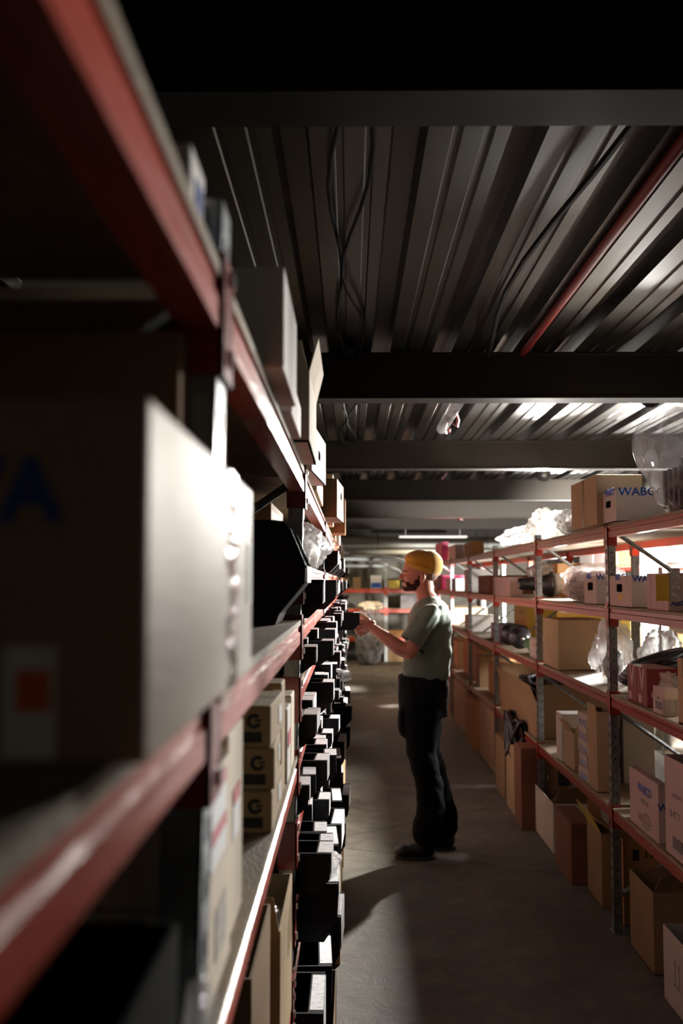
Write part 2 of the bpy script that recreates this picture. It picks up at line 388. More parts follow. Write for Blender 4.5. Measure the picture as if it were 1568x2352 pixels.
# ribbed steel deck running along the aisle
P, x0 = .293, .10 - .293*9
prof = []
x = x0
while x < XW1:
    prof += [(x, ZC), (x+.012, ZC+.06), (x+.078, ZC+.06), (x+.090, ZC), (x+.150, ZC), (x+.155, ZC+.007), (x+.172, ZC+.007), (x+.177, ZC), (x+.228, ZC), (x+.233, ZC+.007), (x+.250, ZC+.007), (x+.255, ZC)]
    x += P
b = MB(); vs = []
for u, v in prof: vs.append((b.b.verts.new((u, YB, v)), b.b.verts.new((u, YE, v))))
for i in range(len(vs)-1): b.b.faces.new((vs[i][0], vs[i+1][0], vs[i+1][1], vs[i][1]))
b.box(XW0-.1, XW1+.1, YB-.1, YE+.1, ZC+.09, ZC+.2)
struct('ceiling', b, M_deck)
# steel beams across, one every three metres
ZB = 2.475
for k in range(-1, 7):
    y = 1.725 + 3.0*k; b = MB(); h = ZC - ZB - .001
    pr = [(0, 0), (.14, 0), (.14, .012), (.076, .018), (.076, h-.018), (.14, h-.012), (.14, h), (0, h), (0, h-.012), (0.004, h-.014), (.004, .014), (0, .012)]
    b.prism([(y+u, ZB+v) for u, v in pr], 'x', XW0, XW1); struct('trim_%d' % (k+2), b, M_beam)

# ================================================================ racks
ZTOP, ZMID, ZLOW = 1.87, 1.508, 1.19
def XL(z): return -(.12 - (z-1.5)*.022)
def XR(z): return 1.2
D = .66
def upright(xf, sgn, y, ztop, m=M_galv):
    """C-channel post with slots; xf(z) gives the aisle face"""
    b = MB(); w, dp, n = .055, .036, 1
    def q(u0, u1, v0, v1, z0=0, z1=ztop):     # u: depth from the aisle face, v: along y
        pts = []
        for z in (z0, z1):
            X = xf(z); a, c = sorted((X+sgn*u0, X+sgn*u1)); pts += [(a, y+v0, z), (c, y+v0, z), (c, y+v1, z), (a, y+v1, z)]
        b.hexa(pts)
    q(0, .003, 0, w); q(0, dp, 0, .003); q(0, dp, w-.003, w)
    q(-.01, dp+.02, -.012, w+.012, 0, .006)   # foot plate
    b.mi = 1  # slots: proud near-black slabs, the shade of the openings given as colour
    z = .08
    while z < ztop-.03:
        if sgn > 0: q(dp*.42, dp*.60, -.0012, 0, z, z+.008)
        q(-.0010, 0, w*.28, w*.36, z, z+.020); q(-.0010, 0, w*.64, w*.72, z, z+.020)
        z += .05
    return b, [m, M_slot_shade]
def rack(name, label, xf, sgn, ys, shelves, ztop, redposts=True):
    r = thing(name, label, 'shelving', (0, 0, 0))
    rev = lambda z: xf(z)+sgn*(D-0.0)
    for i, y in enumerate(ys):
        for side in (0, 1):
            f = xf if side == 0 else (lambda z: xf(z)+sgn*D)
            bb, mm = upright(f, sgn if side == 0 else -sgn, y, ztop); bb.build('upright', mm, r)
        b = MB(); n = 0; z = .16
        while z < ztop-.42:
            a, c = (0.03, D-.03) if n % 2 == 0 else (D-.03, .03)
            b.tube([(xf(z)+sgn*a, y+.028, z), (xf(z+.42)+sgn*c, y+.028, z+.42)], .011, 6); z += .42; n += 1
        b.build('diagonal_brace', M_galv, r)
    for i in range(len(ys)-1):
        y0, y1 = ys[i]+.055, ys[i+1]
        for z in shelves[i]:
            for side in (0, 1):
                X = xf(z) + (0 if side == 0 else sgn*D); sg = sgn if side == 0 else -sgn
                pr = [(0, 0), (0, .026), (.004, .029), (.004, .044), (.034, .044), (.034, 0)]
                b = MB(); b.prism([(X+sg*u, z-.056+v) for u, v in pr], 'y', y0, y1)
                b.build('beam', M_redworn if (side == 0 and sgn < 0) else (M_red if side == 0 else M_orange), r)
                for yy, w in ((ys[i], 1), (ys[i+1], -1)):
                    if w == 1 and i > 0 and z in shelves[i-1]: continue
                    b = MB(); g = .004
                    def pl(u0, u1, v0, v1, z0, z1):
                        a, c = sorted((X+sg*u0, X+sg*u1)); b.box(a, c, v0, v1, z0, z1)
                    pl(-g, .0, yy-.006, yy+.061, z-.095, z+.012); pl(-g, .042, yy-.006, yy-.002, z-.095, z+.012); pl(-g, .042, yy+.057, yy+.061, z-.095, z+.012)
                    b.mi = 1
                    for zz in (z-.075, z-.005): b.lathe([(.0065, 0), (.0065, .003), (.003, .006)], (0, 0, 0), 8, 'y') if 0 else pl(-g-.005, -g, yy+.020, yy+.034, zz-.007, zz+.007)
                    b.build('beam_end_plate', [M_red if side == 0 else M_orange, M_screw], r)
            X = xf(z); a, c = sorted((X-sgn*.001, X+sgn*(D+.001)))
            b = MB(); b.box(a, c, y0+.002, y1-.002, z-.012, z); b.build('shelf_board', M_board, r)
    return r
LYS = [-1.10, .84, 2.39, 4.36, 6.33, 8.30, 10.27, 12.24, 14.21]
BINZ = [1.64, 1.508, 1.36, 1.19, 1.02, .84, .66, .36]
Lsh = [[ZTOP, ZMID, ZLOW, .63, .14], [ZTOP, ZMID, ZLOW, .63, .14]] + [[ZTOP] + BINZ + [.12]]*6
rack('storage_rack', 'long red and grey steel shelving close on the left, holding the rows of black bins', XL, -1, LYS, Lsh, 1.93)
RYS = [1.02, 2.85, 4.66, 6.46, 8.37, 10.20, 12.0, 13.8, 15.6]
Rsh = [[1.86, 1.485, 1.08, .565]]*8
rack('storage_rack', 'long red steel shelving on the right behind the man, backlit by the white glow', XR, 1, RYS, Rsh, 1.90)
# rack across the far end of the aisle
def far_rack():
    r = thing('storage_rack', 'shelving with orange beams across the far end of the aisle', 'shelving', (0, 20.0, 0))
    xs = [-1.6, .67, 2.6]
    for x in xs:
        for yy in (0, .6):
            b = MB(); b.box(x, x+.07, yy, yy+.06, 0, 1.95, bev=.003); b.build('upright', M_pipe, r)
    for i in range(2):
        for z in (1.46, 1.06, .5):
            for yy in (-.03, .6):
                b = MB(); b.prism([(yy, z-.09), (yy, z-.03), (yy+.006, z-.02), (yy+.006, z-.012), (yy+.03, z-.012), (yy+.03, z-.09)], 'x', xs[i]+.07, xs[i+1]); b.build('beam', M_orange, r)
            b = MB(); b.box(xs[i]+.07, xs[i+1], 0, .6, z-.012, z); b.build('shelf_board', M_board, r)
            b = MB(); b.box(xs[i+1]-.01, xs[i+1]+.08, -.035, -.0305, z-.14, z+.02); b.build('beam_end_plate', M_orange, r)
far_rack()
# rack against the right-hand wall, seen through the shelves
def XW(z): return 3.62
WYS = [7.6, 9.8, 12.0, 14.2, 16.4]
rack('storage_rack', 'brightly lit shelving along the right wall, glimpsed through the near shelves', XW, 1, WYS, [[1.8, 1.2, .6]]*4, 1.95)

# ================================================================ lamps
def work_lamp(label, x, y, z, power, col=(1, .97, .93), rad=.12):
    r = thing('work_lamp', label, 'lamp', (x, y, 0))
    b = MB(); b.tube([(0, 0, .45), (0, 0, z-rad-.05)], .013, 8); b.build('pole', M_pipe, r)
    for k in range(3):
        a = k*2*PI/3; b = MB(); b.tube([(0, 0, .5), (math.cos(a)*.32, math.sin(a)*.32, .012)], .010, 6); b.build('leg', M_pipe, r)
    b = MB(); b.lathe([(.02, z-rad-.06), (.07, z-rad-.04), (.05, z-rad-.015)], seg=16); b.build('lamp_holder', M_rubber, r)
    ld = bpy.data.lights.new('lamp_glow', 'POINT'); ld.energy = power; ld.color = col; ld.shadow_soft_size = rad
    o = bpy.data.objects.new('lamp_glow', ld); COL.objects.link(o); o.parent = r; o.location = (0, 0, z)
    return r
LAMPS = globals().get('LAMPS')
work_lamp('tall tripod lamp in the next aisle, nearer of the two', 2.80, 9.2, 1.50, 150)
work_lamp('tall tripod lamp far down the next aisle', 2.80, 13.2, 1.50, 350)
def added_flood(label, x, y, z, tgt, power, size=2.2, rad=.10, col=(1, .97, .93)):  # added spots, out of view, each brightening a chosen part of the scene
    r = thing('unseen_flood_lamp', label, 'lamp', (x, y, 0))
    b = MB(); b.tube([(0, 0, .02), (0, 0, z-.12)], .014, 8); b.box(-.16, .16, -.16, .16, 0, .02); b.build('pole', M_pipe, r)
    d = (Vector(tgt)-Vector((x, y, z))).normalized(); rot = d.to_track_quat('-Z', 'Y')
    b = MB(); b.lathe([(.03, .16), (.06, .14), (.10, .05), (.13, .025)], (0, 0, 0), 20); b.lathe([(.035, .155), (.035, .19), (.02, .2)], (0, 0, 0), 14)
    o = b.build('lamp_housing', M_rubber, r); o.location = (0, 0, z); o.rotation_mode = 'QUATERNION'; o.rotation_quaternion = rot
    ld = bpy.data.lights.new('lamp_glow', 'SPOT'); ld.energy = power; ld.color = col; ld.shadow_soft_size = rad; ld.spot_size = size; ld.spot_blend = .5
    q = bpy.data.objects.new('lamp_glow', ld); COL.objects.link(q); q.parent = r; q.location = (0, 0, z); q.rotation_mode = 'QUATERNION'; q.rotation_quaternion = rot
def ceiling_flood(label, x, y, z, tgt, power, size=2.7, rad=.05, col=(1, .95, .88)):
    r = thing('unseen_flood_lamp', label, 'lamp', (x, y, z+.06))
    d = (Vector(tgt)-Vector((x, y, z))).normalized(); rot = d.to_track_quat('-Z', 'Y')
    b = MB(); b.tube([(0, 0, 0), (0, 0, ZC-z-.061)], .008, 6); b.build('hanger', M_pipe, r)
    b = MB(); b.lathe([(.02, .07), (.05, .06), (.06, .02), (.062, .012)], (0, 0, 0), 16)
    o = b.build('lamp_housing', M_rubber, r); o.location = (0, 0, -.06); o.rotation_mode = 'QUATERNION'; o.rotation_quaternion = rot
    ld = bpy.data.lights.new('lamp_glow', 'SPOT'); ld.energy = power; ld.color = col; ld.shadow_soft_size = rad; ld.spot_size = size; ld.spot_blend = .6
    q = bpy.data.objects.new('lamp_glow', ld); COL.objects.link(q); q.parent = r; q.location = (0, 0, -.06); q.rotation_mode = 'QUATERNION'; q.rotation_quaternion = rot
added_flood('floodlight on a post in the next aisle, aimed at the man\'s back', 2.70, 6.75, 1.70, (.45, 6.0, 1.36), 1800, size=.62)
added_flood('added unseen floodlight on a post in the next aisle, aimed at the first bins', 2.70, 7.7, 1.72, (-.1, 4.6, 1.3), 3600, size=.62)
added_flood('low added unseen floodlight in the next aisle aimed at the near left boxes', 2.70, 4.5, 1.16, (-.13, 1.1, 1.22), 430, size=.19)
added_flood('high added unseen floodlight in the next aisle aimed over the top shelf at the near red beam', 2.70, 3.95, 2.15, (-.11, .55, 1.98), 420, size=.26)
added_flood('added unseen floodlight in the next aisle washing the right wall', 2.65, 8.6, 1.5, (4.2, 13.5, 1.15), 6500, size=1.8)
added_flood('low added unseen floodlight in the next aisle shining straight through the shelves, nearer one', 3.05, 4.95, 1.25, (1.5, 4.25, 1.35), 600, size=1.15)
added_flood('low added unseen floodlight in the next aisle shining straight through the shelves, farther one', 2.90, 7.2, 1.25, (1.5, 7.0, 1.38), 600, size=1.7)
added_flood('added unseen floodlight in the next aisle pointing up at the steel deck', 2.75, 6.3, 1.60, (2.0, 6.4, 2.7), 230, size=1.9)
ceiling_flood('small added floodlight hidden behind the second ceiling beam, brightening the left rack', 1.50, 4.97, 2.525, (-.1, 2.9, 1.12), 600, size=.85, rad=.02)  # added spot kept out of sight, lifts the bin labels
ceiling_flood('floodlight hung under the deck above the right rack, nearer one', 1.55, 8.02, 2.455, (-.2, 4.8, .5), 1700)
ceiling_flood('floodlight hung under the deck far above the right rack', 1.55, 14.1, 2.455, (.3, 13.2, .0), 4200, size=1.7)
def ceiling_light(label, x, y, power, ln=1.2, col=(1, .8, .55), rot=0):
    r = thing('ceiling_light', label, 'light fixture', (x, y, 0), rot)
    b = MB(); b.box(-ln/2, ln/2, -.09, .09, 2.36, 2.40, bev=.005); b.build('housing', M_white, r)
    for s in (-1, 1):
        b = MB(); b.tube([(s*ln*.4, 0, 2.40), (s*ln*.4, 0, 2.699)], .006, 6); b.build('hanger', M_pipe, r)
    ld = bpy.data.lights.new('lamp_glow', 'AREA'); ld.shape = 'RECTANGLE'; ld.size = ln*.9; ld.size_y = .12; ld.energy = power; ld.color = col
    o = bpy.data.objects.new('lamp_glow', ld); COL.objects.link(o); o.parent = r; o.location = (0, 0, 2.355)
    return r
ceiling_light('pale strip light hanging from the ceiling beyond the man', 1.45, 17.6, 60)
ceiling_light('strip light above the far end shelving, left side', -.9, 18.6, 45)
ceiling_light('dim fill light added out of view over the aisle behind the photographer', .9, -1.2, .5, col=(1, .85, .7))  # added fill lamp, unseen, for the faces turned to the camera
w = bpy.data.worlds.new('world'); S.world = w; w.use_nodes = True; w.node_tree.nodes['Background'].inputs[0].default_value = (.02, .02, .02, 1)

# ceiling runs: pipes and cables
b = MB(); b.tube([(.82, y, 2.6825) for y in (1.89, 3, 4.68)], .017, 10)
tag(b.build('sprinkler_pipe', M_redpipe), 'thin dark red pipe under the deck, running to the second ceiling beam', 'pipe')
def wavy(x, amp, y0, y1, ph, dz=0):
    n = 60; return [(x+amp*math.sin(ph+i*.55)*math.sin(i*.21+ph), y0+(y1-y0)*i/n, 2.685-dz-abs(math.sin(i*.33+ph))*.03) for i in range(n+1)]
b = MB(); b.tube(wavy(-.03, .045, -2, 9.5, .4), .006, 6); tag(b.build('ceiling_cable', M_cable), 'black cable sagging under the deck, the leftmost of the pair', 'cable')
b = MB(); b.tube(wavy(.03, .06, -2, 9.5, 2.0), .006, 6)
b.ell((-.01, 4.5, 2.665), (.035, .05, .03), sub=2); tag(b.build('ceiling_cable', M_cable), 'black cable with a junction lump just before the second ceiling beam', 'cable')
b = MB(); b.tube([(.62+.05*math.sin(i*.7), -2+i*.35, 2.665) for i in range(20)], .010, 6); tag(b.build('ceiling_cable', M_cable), 'dark cable loosely following the red ceiling pipe', 'cable')
# a clear tube lamp lying under the deck beyond the second beam
b = MB(); b.tube([(.60, 5.3, 2.60), (.60, 6.5, 2.60)], .035, 14); o = b.build('ceiling_tube', F_wrap); tag(o, 'clear plastic tube fixed under the deck beyond the second beam', 'tube')
b = MB(); b.tube([(.66+.03*math.sin(i), 6.2+.09*i, 2.63+.03*math.cos(i*1.7)) for i in range(9)], .010, 6); tag(b.build('red_cable', M_redpipe), 'tangle of red cable by the clear ceiling tube', 'cable')
# bent ducts near the far end
def duct(z, yy, rr, xb, label):
    b = MB(); pts = [(-2.2, yy, z), (xb-.35, yy, z), (xb-.15, yy, z-.02), (xb, yy, z-.08), (xb+.25, yy, z-.30), (xb+.45, yy, z-.52)]
    b.tube(pts, rr, 12); o = tag(b.build('duct_pipe', M_pipe), label, 'pipe')
    for hx in (-1.6, -.2): b = MB(); b.tube([(hx, yy, z+rr*.6), (hx, yy, ZC-.001)], .005, 6); b.build('hanger_rod', M_cable, o)
duct(1.98, 17.0, .035, .98, 'upper pale pipe bending down behind the man\'s face')
duct(1.86, 17.0, .030, .80, 'lower pale pipe bending down behind the man\'s face')
for i, z in enumerate((2.13, 2.26)):
    b = MB(); b.tube([(-2.2, 18.2+.3*i, z), (4.3, 18.2+.3*i, z)], .05, 12); o = tag(b.build('duct_pipe', M_pipe), ('straight pale pipe high across the far end', 'topmost pale pipe across the far end, just under the beams')[i], 'pipe')
    for hx in (-1.5, .5, 2.5): b = MB(); b.tube([(hx, 18.2+.3*i, z+.04), (hx, 18.2+.3*i, ZC-.001)], .005, 6); b.build('hanger_rod', M_cable, o)

S.cycles.max_bounces = 6; S.cycles.diffuse_bounces = 2; S.cycles.caustics_reflective = False; S.cycles.caustics_refractive = False
S.cycles.transparent_max_bounces = 12; S.cycles.sample_clamp_indirect = 4

# ================================================================ the black parts bins
def bin_proto(name, label, L=.26, W=.125, H=.085, wedge=.03, group=None):
    """open stacking bin, front towards +x, base centre-front at origin; label strip folded over the front rim"""
    r = thing(name, label, 'storage bin', (0, 0, 0), 0, group)
    b = MB(); t = .003; hw = W/2; tp = .008
    # side walls, tapered, with sloping front
    for s in (-1, 1):
        pts = [(-L, s*(hw-tp), 0), (-.035, s*(hw-tp), 0), (0, s*hw, H*.38), (0, s*hw, H), (-L, s*hw, H)]
        b.sheet(pts, t, (0, -s, 0))
    b.box(-L, -.035, -hw+tp, hw-tp, 0, t); b.box(-L, -L+t, -hw+tp*.5, hw-tp*.5, 0, H)
    b.sheet([(0, -hw+.002, H*.38), (0, hw-.002, H*.38), (0, hw-.002, H), (0, -hw+.002, H)], t, (-1, 0, 0))
    b.sheet([(-.035, -hw+tp, 0), (-.035, hw-tp, 0), (0, hw-.002, H*.38), (0, -hw+.002, H*.38)], t, (-1, 0, .5))
    for s in (-1, 1): b.box(-L, .002, s*hw-.004, s*hw+.004, H-.004, H+.002)       # rolled rim
    b.box(-.034, .002, -hw, hw, H-.003, H+.001)                                     # broad front rim
    b.build('bin_body', M_plast, r)
    b = MB(); b.box(-.030, .0035, -hw*.86, hw*.86, H+.0012, H+.0022); b.box(.0028, .0040, -hw*.86, hw*.86, H*.42, H+.0022)
    b.build('label_card', M_labelw, r)
    return r
def bin_fill(r, seed, W, H, L, m):
    blob('bin_contents', m, (-L*.45, 0, H*.6), (L*.34, W*.36, H*.42), seed, .35, 3.2, r, sub=2, flat=.004)
sb = bin_proto('parts_bin', 'x', group='black parts bins on the left rack')
row_names = {1.64: 'top bin row', 1.508: 'row just above eye-level board', 1.36: 'row just under the bright middle beam', 1.19: 'fourth row down', 1.02: 'fifth row down', .84: 'sixth row down'}
bay_names = ['first bay past the second post', 'second bay past the second post', 'third bay past the second post', 'fourth bay, level with the man', 'fifth bay, behind the man']
first = [True]; nb = 0
def place_bin(x, y, z, rz, label, sc):
    if first[0]:
        first[0] = False; sb.location = (x, y, z); sb.rotation_euler = (0, 0, rz); sb['label'] = label; sb.scale = sc; return sb
    return dup(sb, (x, y, z), rz, label, sc)
R = random.Random(21)
ordn = ['first', 'second', 'third', 'fourth', 'fifth', 'sixth', 'seventh', 'eighth', 'ninth', 'tenth', 'eleventh', 'twelfth', 'thirteenth', 'fourteenth']
rown = {1.64: 'topmost bin shelf', 1.508: 'shelf at chest height', 1.36: 'third bin shelf', 1.19: 'fourth bin shelf', 1.02: 'fifth bin shelf', .84: 'sixth bin shelf'}
for bi in range(5):
    y0, y1 = LYS[bi+2]+.075, LYS[bi+3]-.02
    for z in (1.64, 1.508, 1.36, 1.19, 1.02, .84):
        sy = 1.0 if bi < 3 else 1.5
        if bi == 0 and z == 1.64: continue
        step = .131*sy; y = y0+.065*sy; k = 0
        while y < y1-.05:
            if not (bi == 0 and z == 1.508 and k > 6) and R.random() > .08:
                out = R.choice((.0, .01, .02, .03, .04, .05, .07)) + (.015 if z < 1.1 else 0) + .008*bi
                if bi == 1 and z == .84 and k == 6: out = .14
                H = R.choice((.8, .95, 1.0, 1.1)) if z > 1 else R.choice((1.0, 1.15, 1.3))
                place_bin(XL(z)+out, y, z+.0005, R.uniform(-.045, .045), 'black bin, %s in its row, %s, %s, left rack' % (ordn[k], rown[z], ('first bin bay', 'second bin bay', 'third bin bay', 'fourth bin bay', 'fifth bin bay')[bi]), (1, sy*.93, H)); nb += 1
            y += step; k += 1
# loose parts and papers heaped in a few of the bins: small knobbly heaps on top of the row
# large open-fronted bins
def big_bin(label, x, y, z, rz=0, L=.36, W=.24, H=.17, group=None, tilt=0):
    r = bin_proto('large_parts_bin', label, L, W, H, group=group); r.location = (x, y, z); r.rotation_euler = (0, tilt, rz); return r
# the large black bin on the middle shelf, drawn from its side profile
def hopper_bin():
    Y0, Y1 = 2.10, 2.33
    r = thing('large_parts_bin', 'large black sloping-front bin on the middle shelf beside the near big box', 'storage bin', (-.1, Y0, ZMID))
    zb = ZMID+.001
    prof = [(-.40, zb), (-.158, zb), (-.150, zb+.022), (-.096, 1.597), (-.0945, 1.628), (-.128, 1.706), (-.143, 1.724), (-.40, 1.724)]
    lp = [(x+.1, z-ZMID) for x, z in prof]
    b = MB()
    b.prism(lp, 'y', 0, .004); b.prism(lp, 'y', Y1-Y0-.004, Y1-Y0)
    W = Y1-Y0
    def strip(a, c, t=.003):
        (xa, za), (xc, zc) = a, c; d = Vector((xc-xa, 0, zc-za)).normalized(); n = Vector((-d.z, 0, d.x))
        b.sheet([(xa, .004, za), (xc, .004, zc), (xc, W-.004, zc), (xa, W-.004, za)], t, n)
    for i in range(0, 4): strip(lp[i], lp[i+1])
    b.box(lp[0][0], lp[0][0]+.004, .004, W-.004, .001, .21)
    b.build('bin_body', M_plast, r)
    b = MB(); b.tube([(lp[4][0], -.002, lp[4][1]), (lp[5][0], -.002, lp[5][1]), (lp[6][0], -.002, lp[6][1]), (lp[6][0]-.02, -.002, lp[6][1]+.002), (lp[7][0], -.002, lp[7][1])], .004, 6)
    b.build('rolled_rim', M_plast, r); b = MB()
    b.tube([(lp[4][0], W+.002, lp[4][1]), (lp[5][0], W+.002, lp[5][1]), (lp[6][0], W+.002, lp[6][1])], .004, 6); b.build('rolled_rim', M_plast, r)
    b = MB(); b.box(lp[3][0]-.001, lp[3][0]+.004, .015, W-.015, lp[3][1]+.0, lp[4][1]+.004); b.build('label_card', M_paper, r)
    return r
hopper_bin()
G2 = 'large black bins low on the left rack'
big_bin('large black bin with clear film over its contents, low on left rack, leaning out', -.035, 2.78, .661, 0, .34, .24, .15, G2)
big_bin('large black bin below the film-covered one, near the second post', -.070, 2.60, .361, 0, .34, .25, .20, G2)
big_bin('large black bin on the low shelf, one farther than the film-covered bin', -.045, 3.12, .661, .05, .34, .24, .16, G2)
big_bin('large black bin on the low shelf, third past the second post', -.03, 3.45, .661, -.04, .34, .24, .14, G2)
big_bin('large black bin on the low shelf, fourth past the second post', -.04, 3.80, .661, .04, .34, .24, .14, G2)
big_bin('large black bin on the lowest bin shelf behind the nearest one', -.06, 2.95, .361, .04, .34, .25, .18, G2)
big_bin('large black bin on the lowest bin shelf, third from the near post', -.03, 3.35, .361, -.04, .34, .25, .18, G2)
for i, (yy, zz) in enumerate(((4.65, .661), (5.1, .661), (5.6, .661), (6.0, .661), (4.7, .361), (5.3, .361), (5.9, .361), (6.7, .661), (7.4, .661), (6.8, .361), (7.5, .361))):
    big_bin('large black bin on the %s shelf, %s in the %s bay of bins' % ('low' if zz > .5 else 'lowest bin', ordn[[0, 1, 2, 3, 0, 1, 2, 0, 1, 0, 1][i]], 'second' if i < 7 else 'third'), -.05+.02*(i % 3), yy, zz, .03*(-1)**i, .34, .3, .15, G2)
tag(blob('plastic_film', F_clear, (-.085, 2.78, .82), (.055, .11, .05), 3, .3, 3, sub=4), 'clear film heaped over the leaning large black bin', 'plastic film')
# bin in the man's hand
hb = bin_proto('parts_bin', 'black parts bin with a white label being pulled out in the man\'s hands', .26, .13, .10); hb.location = (.050, 5.93, 1.315); hb.rotation_euler = (0, -.02, .03)

# ================================================================ things on the left rack
def LB(pn, pf, ptop, z0, X, wx, name, label, m, **k):
    y0 = atX(pn, 1335, X).y; y1 = atX(pf, 1335, X).y; zt = atX(pn, ptop, X).z
    return carton(name, label, k.pop('cat', 'box'), X-wx, X, y0, y1, z0, zt, m, **k)
# the huge near box with the blue letter
u0 = .16
r = carton('cardboard_box', 'big out-of-focus brown box with blue lettering and taped side, nearest on the left', 'box', -.56, -.103, .505, 1.04, ZMID, 1.695, mat('dull brown cardboard', (.38, .27, .17), .6, var=.12, vscale=6, bump=.1, bscale=100),
       marks=[('-y', 'patch', .170, .031, .026, .056, M_paper), ('-y', 'patch', .172, .037, .0175, .021, M_orp, .0016),
              ('-y', 'text', .145, .137, 'WA', .045, M_blue, .0016, 1.0), ('+x', 'patch', .235, .10, .035, .06, M_paper)])
b = MB()   # wrinkled shiny tape down the aisle face
for k in range(22):
    z0_ = k*.0085; a = .10+.012*math.sin(k*.9)
    b.hexa([(.2285, a-.03, z0_), (.2292+.0008*math.sin(k*2.1), a-.03, z0_), (.2292+.0008*math.cos(k*1.3), a+.03, z0_), (.2285, a+.03, z0_),
            (.2285, a-.03, z0_+.0085), (.2292+.0008*math.sin(k*2.1+2.1), a-.03, z0_+.0085), (.2292+.0008*math.cos(k*1.3+1.3), a+.03, z0_+.0085), (.2285, a+.03, z0_+.0085)])
b.build('tape_strip', mat('clear shiny tape', (.55, .48, .40), .08, bump=.8, bscale=35, coat=1), r)
carton('cardboard_box', 'dark flat brown box lying on top of the nearest big box', 'box', -.56, -.139, .80, 1.10, 1.6995, 1.805, M_card, tape=[('-y', .05)])
carton('cardboard_box', 'small white box with a blue patch at the edge of the top shelf, top left', 'box', -.24, -.125, .76, .832, ZTOP, 1.945, M_white, marks=[('+x', 'patch', .0, .04, .03, .03, M_blue)])
carton('cardboard_box', 'tall pale box overhanging the top left shelf, whitest side to the aisle', 'box', -.42, -.084, 1.24, 1.53, ZTOP, 2.0, M_white)
carton('cardboard_box', 'pale low box just behind the tall pale one on the top left shelf', 'box', -.42, -.094, 1.58, 1.88, ZTOP, 1.93, M_pink)
carton('cardboard_box', 'torn brown box with raised flaps on the top left shelf', 'box', -.42, -.080, 1.92, 2.30, ZTOP, 2.01, M_cream, open_top=True, flaps=[('+x', .07, .25, M_card2), ('-y', .06, .5)])
carton('cardboard_box', 'white box with a hand hole overhanging the top left shelf by the second post', 'box', -.42, -.082, 2.42, 2.82, ZTOP, 1.985, M_white, rz=-.06, hole={'+x': (.0, .06, .03, .012)})
carton('cardboard_box', 'low brown box between the two hand-hole boxes on the top left shelf', 'box', -.45, -.10, 2.95, 3.6, ZTOP, 1.94, M_card2)
carton('cardboard_box', 'brown box with a white hand-hole side facing the aisle, top left shelf', 'box', -.40, -.045, 4.20, 4.62, ZTOP, 2.03, M_card, rz=-.06, hole={'+x': (.05, .11, .04, .015)}, marks=[('+x', 'patch', -.13, .08, .12, .15, M_paper)])
carton('cardboard_box', 'tall narrow box standing behind the white-sided one on the top left shelf', 'box', -.3, -.085, 4.80, 4.98, ZTOP, 2.12, M_cream)
carton('cardboard_box', 'brown box leaning outward over the aisle from the top left shelf', 'box', -.30, -.030, 5.65, 5.95, ZTOP+.002, 2.07, M_orcard, tilt=(0, .0))
for i, (yy, hh, m) in enumerate(((6.5, .12, M_card), (7.2, .10, M_white), (8.0, .13, M_card2), (8.9, .08, M_pink), (10.0, .11, M_card), (11.4, .1, M_card2))):
    carton('cardboard_box', '%s box far along the top left shelf, %s one past the leaning brown box' % (('brown', 'white', 'tan', 'pinkish', 'dull brown', 'dull tan')[i], ordn[i]), 'box', -.45, -.10+.02*(i % 2), yy, yy+.42, ZTOP, ZTOP+hh, m)
# boxes with a round logo on the shelf below
for i in range(3):
    carton('cardboard_box', ('lowest', 'middle', 'top')[i]+' of three stacked brown boxes with a dark round logo', 'box', -.38, -.1285, 1.655, 1.90, ZLOW+i*.0690, ZLOW+i*.0690+.0675, M_card2, rz=(.0, .03, -.02)[i], group='stacked boxes with a round logo',
           marks=[('-y', 'ring', .098, .043, .0125, .006, M_black), ('-y', 'patch', .080, .017, .062, .017, M_black), ('+x', 'patch', .04, .035, .06, .03, M_paper)])
carton('cardboard_box', 'brown box standing just behind the three logo boxes', 'box', -.40, -.132, 1.925, 2.02, ZLOW, 1.405, M_card2)
carton('cardboard_box', 'slim white box with a red printed band, behind the logo boxes', 'box', -.34, -.1285, 2.05, 2.16, ZLOW, 1.34, M_white, marks=[('+x', 'patch', 0, .085, .09, .03, M_redp)])
carton('cardboard_box', 'slim pale box next to the second post, last on its shelf', 'box', -.34, -.130, 2.20, 2.32, ZLOW, 1.35, M_cream)
lab = [('+x', 'patch', .0, .055, .11, .085, M_paper), ('+x', 'patch', 0, .090, .11, .014, M_redp, .0016), ('+x', 'patch', 0, .045, .11, .014, M_redp, .0016), ('+x', 'text', 0, .068, 'MADE', .014, M_grey, .0003)]
carton('cardboard_box', 'lower cream box by the near post, with faint grey printing', 'box', -.262, -.134, .915, 1.135, ZLOW, 1.305, M_cream, marks=[('+x', 'patch', .02, .06, .08, .05, mat('faded printing', (.55, .48, .42), .7, var=.4, vscale=60)), ('-y', 'text', .0, .06, 'mm', .02, M_grey, .0005)])
carton('cardboard_box', 'upper cream box by the near post, white label with red bands', 'box', -.262, -.134, .915, 1.135, 1.3065, 1.41, M_cream, marks=lab+[('-y', 'text', .03, .075, 'N', .02, M_grey, .0005)])
carton('cardboard_box', 'cream box behind the labelled pair, red band on its side', 'box', -.30, -.139, 1.15, 1.30, ZLOW, 1.425, M_cream, marks=[('+x', 'patch', 0, .13, .07, .05, M_paper), ('+x', 'patch', 0, .155, .07, .018, M_redp, .0016)])
carton('plastic_crate', 'wide black open crate in deep shadow at the bottom left corner', 'crate', -.52, -.124, .46, .735, ZLOW, 1.355, mat('matte black crate plastic', (.003, .0035, .004), .9, spec=.05), open_top=True)
tag(blob('plastic_film', F_clear, (-.118, .80, 1.245), (.012, .05, .05), 9, .3, 3, sub=3, flat=ZLOW+.001), 'scrap of clear blister film beside the wide black bin, bottom left', 'plastic film')
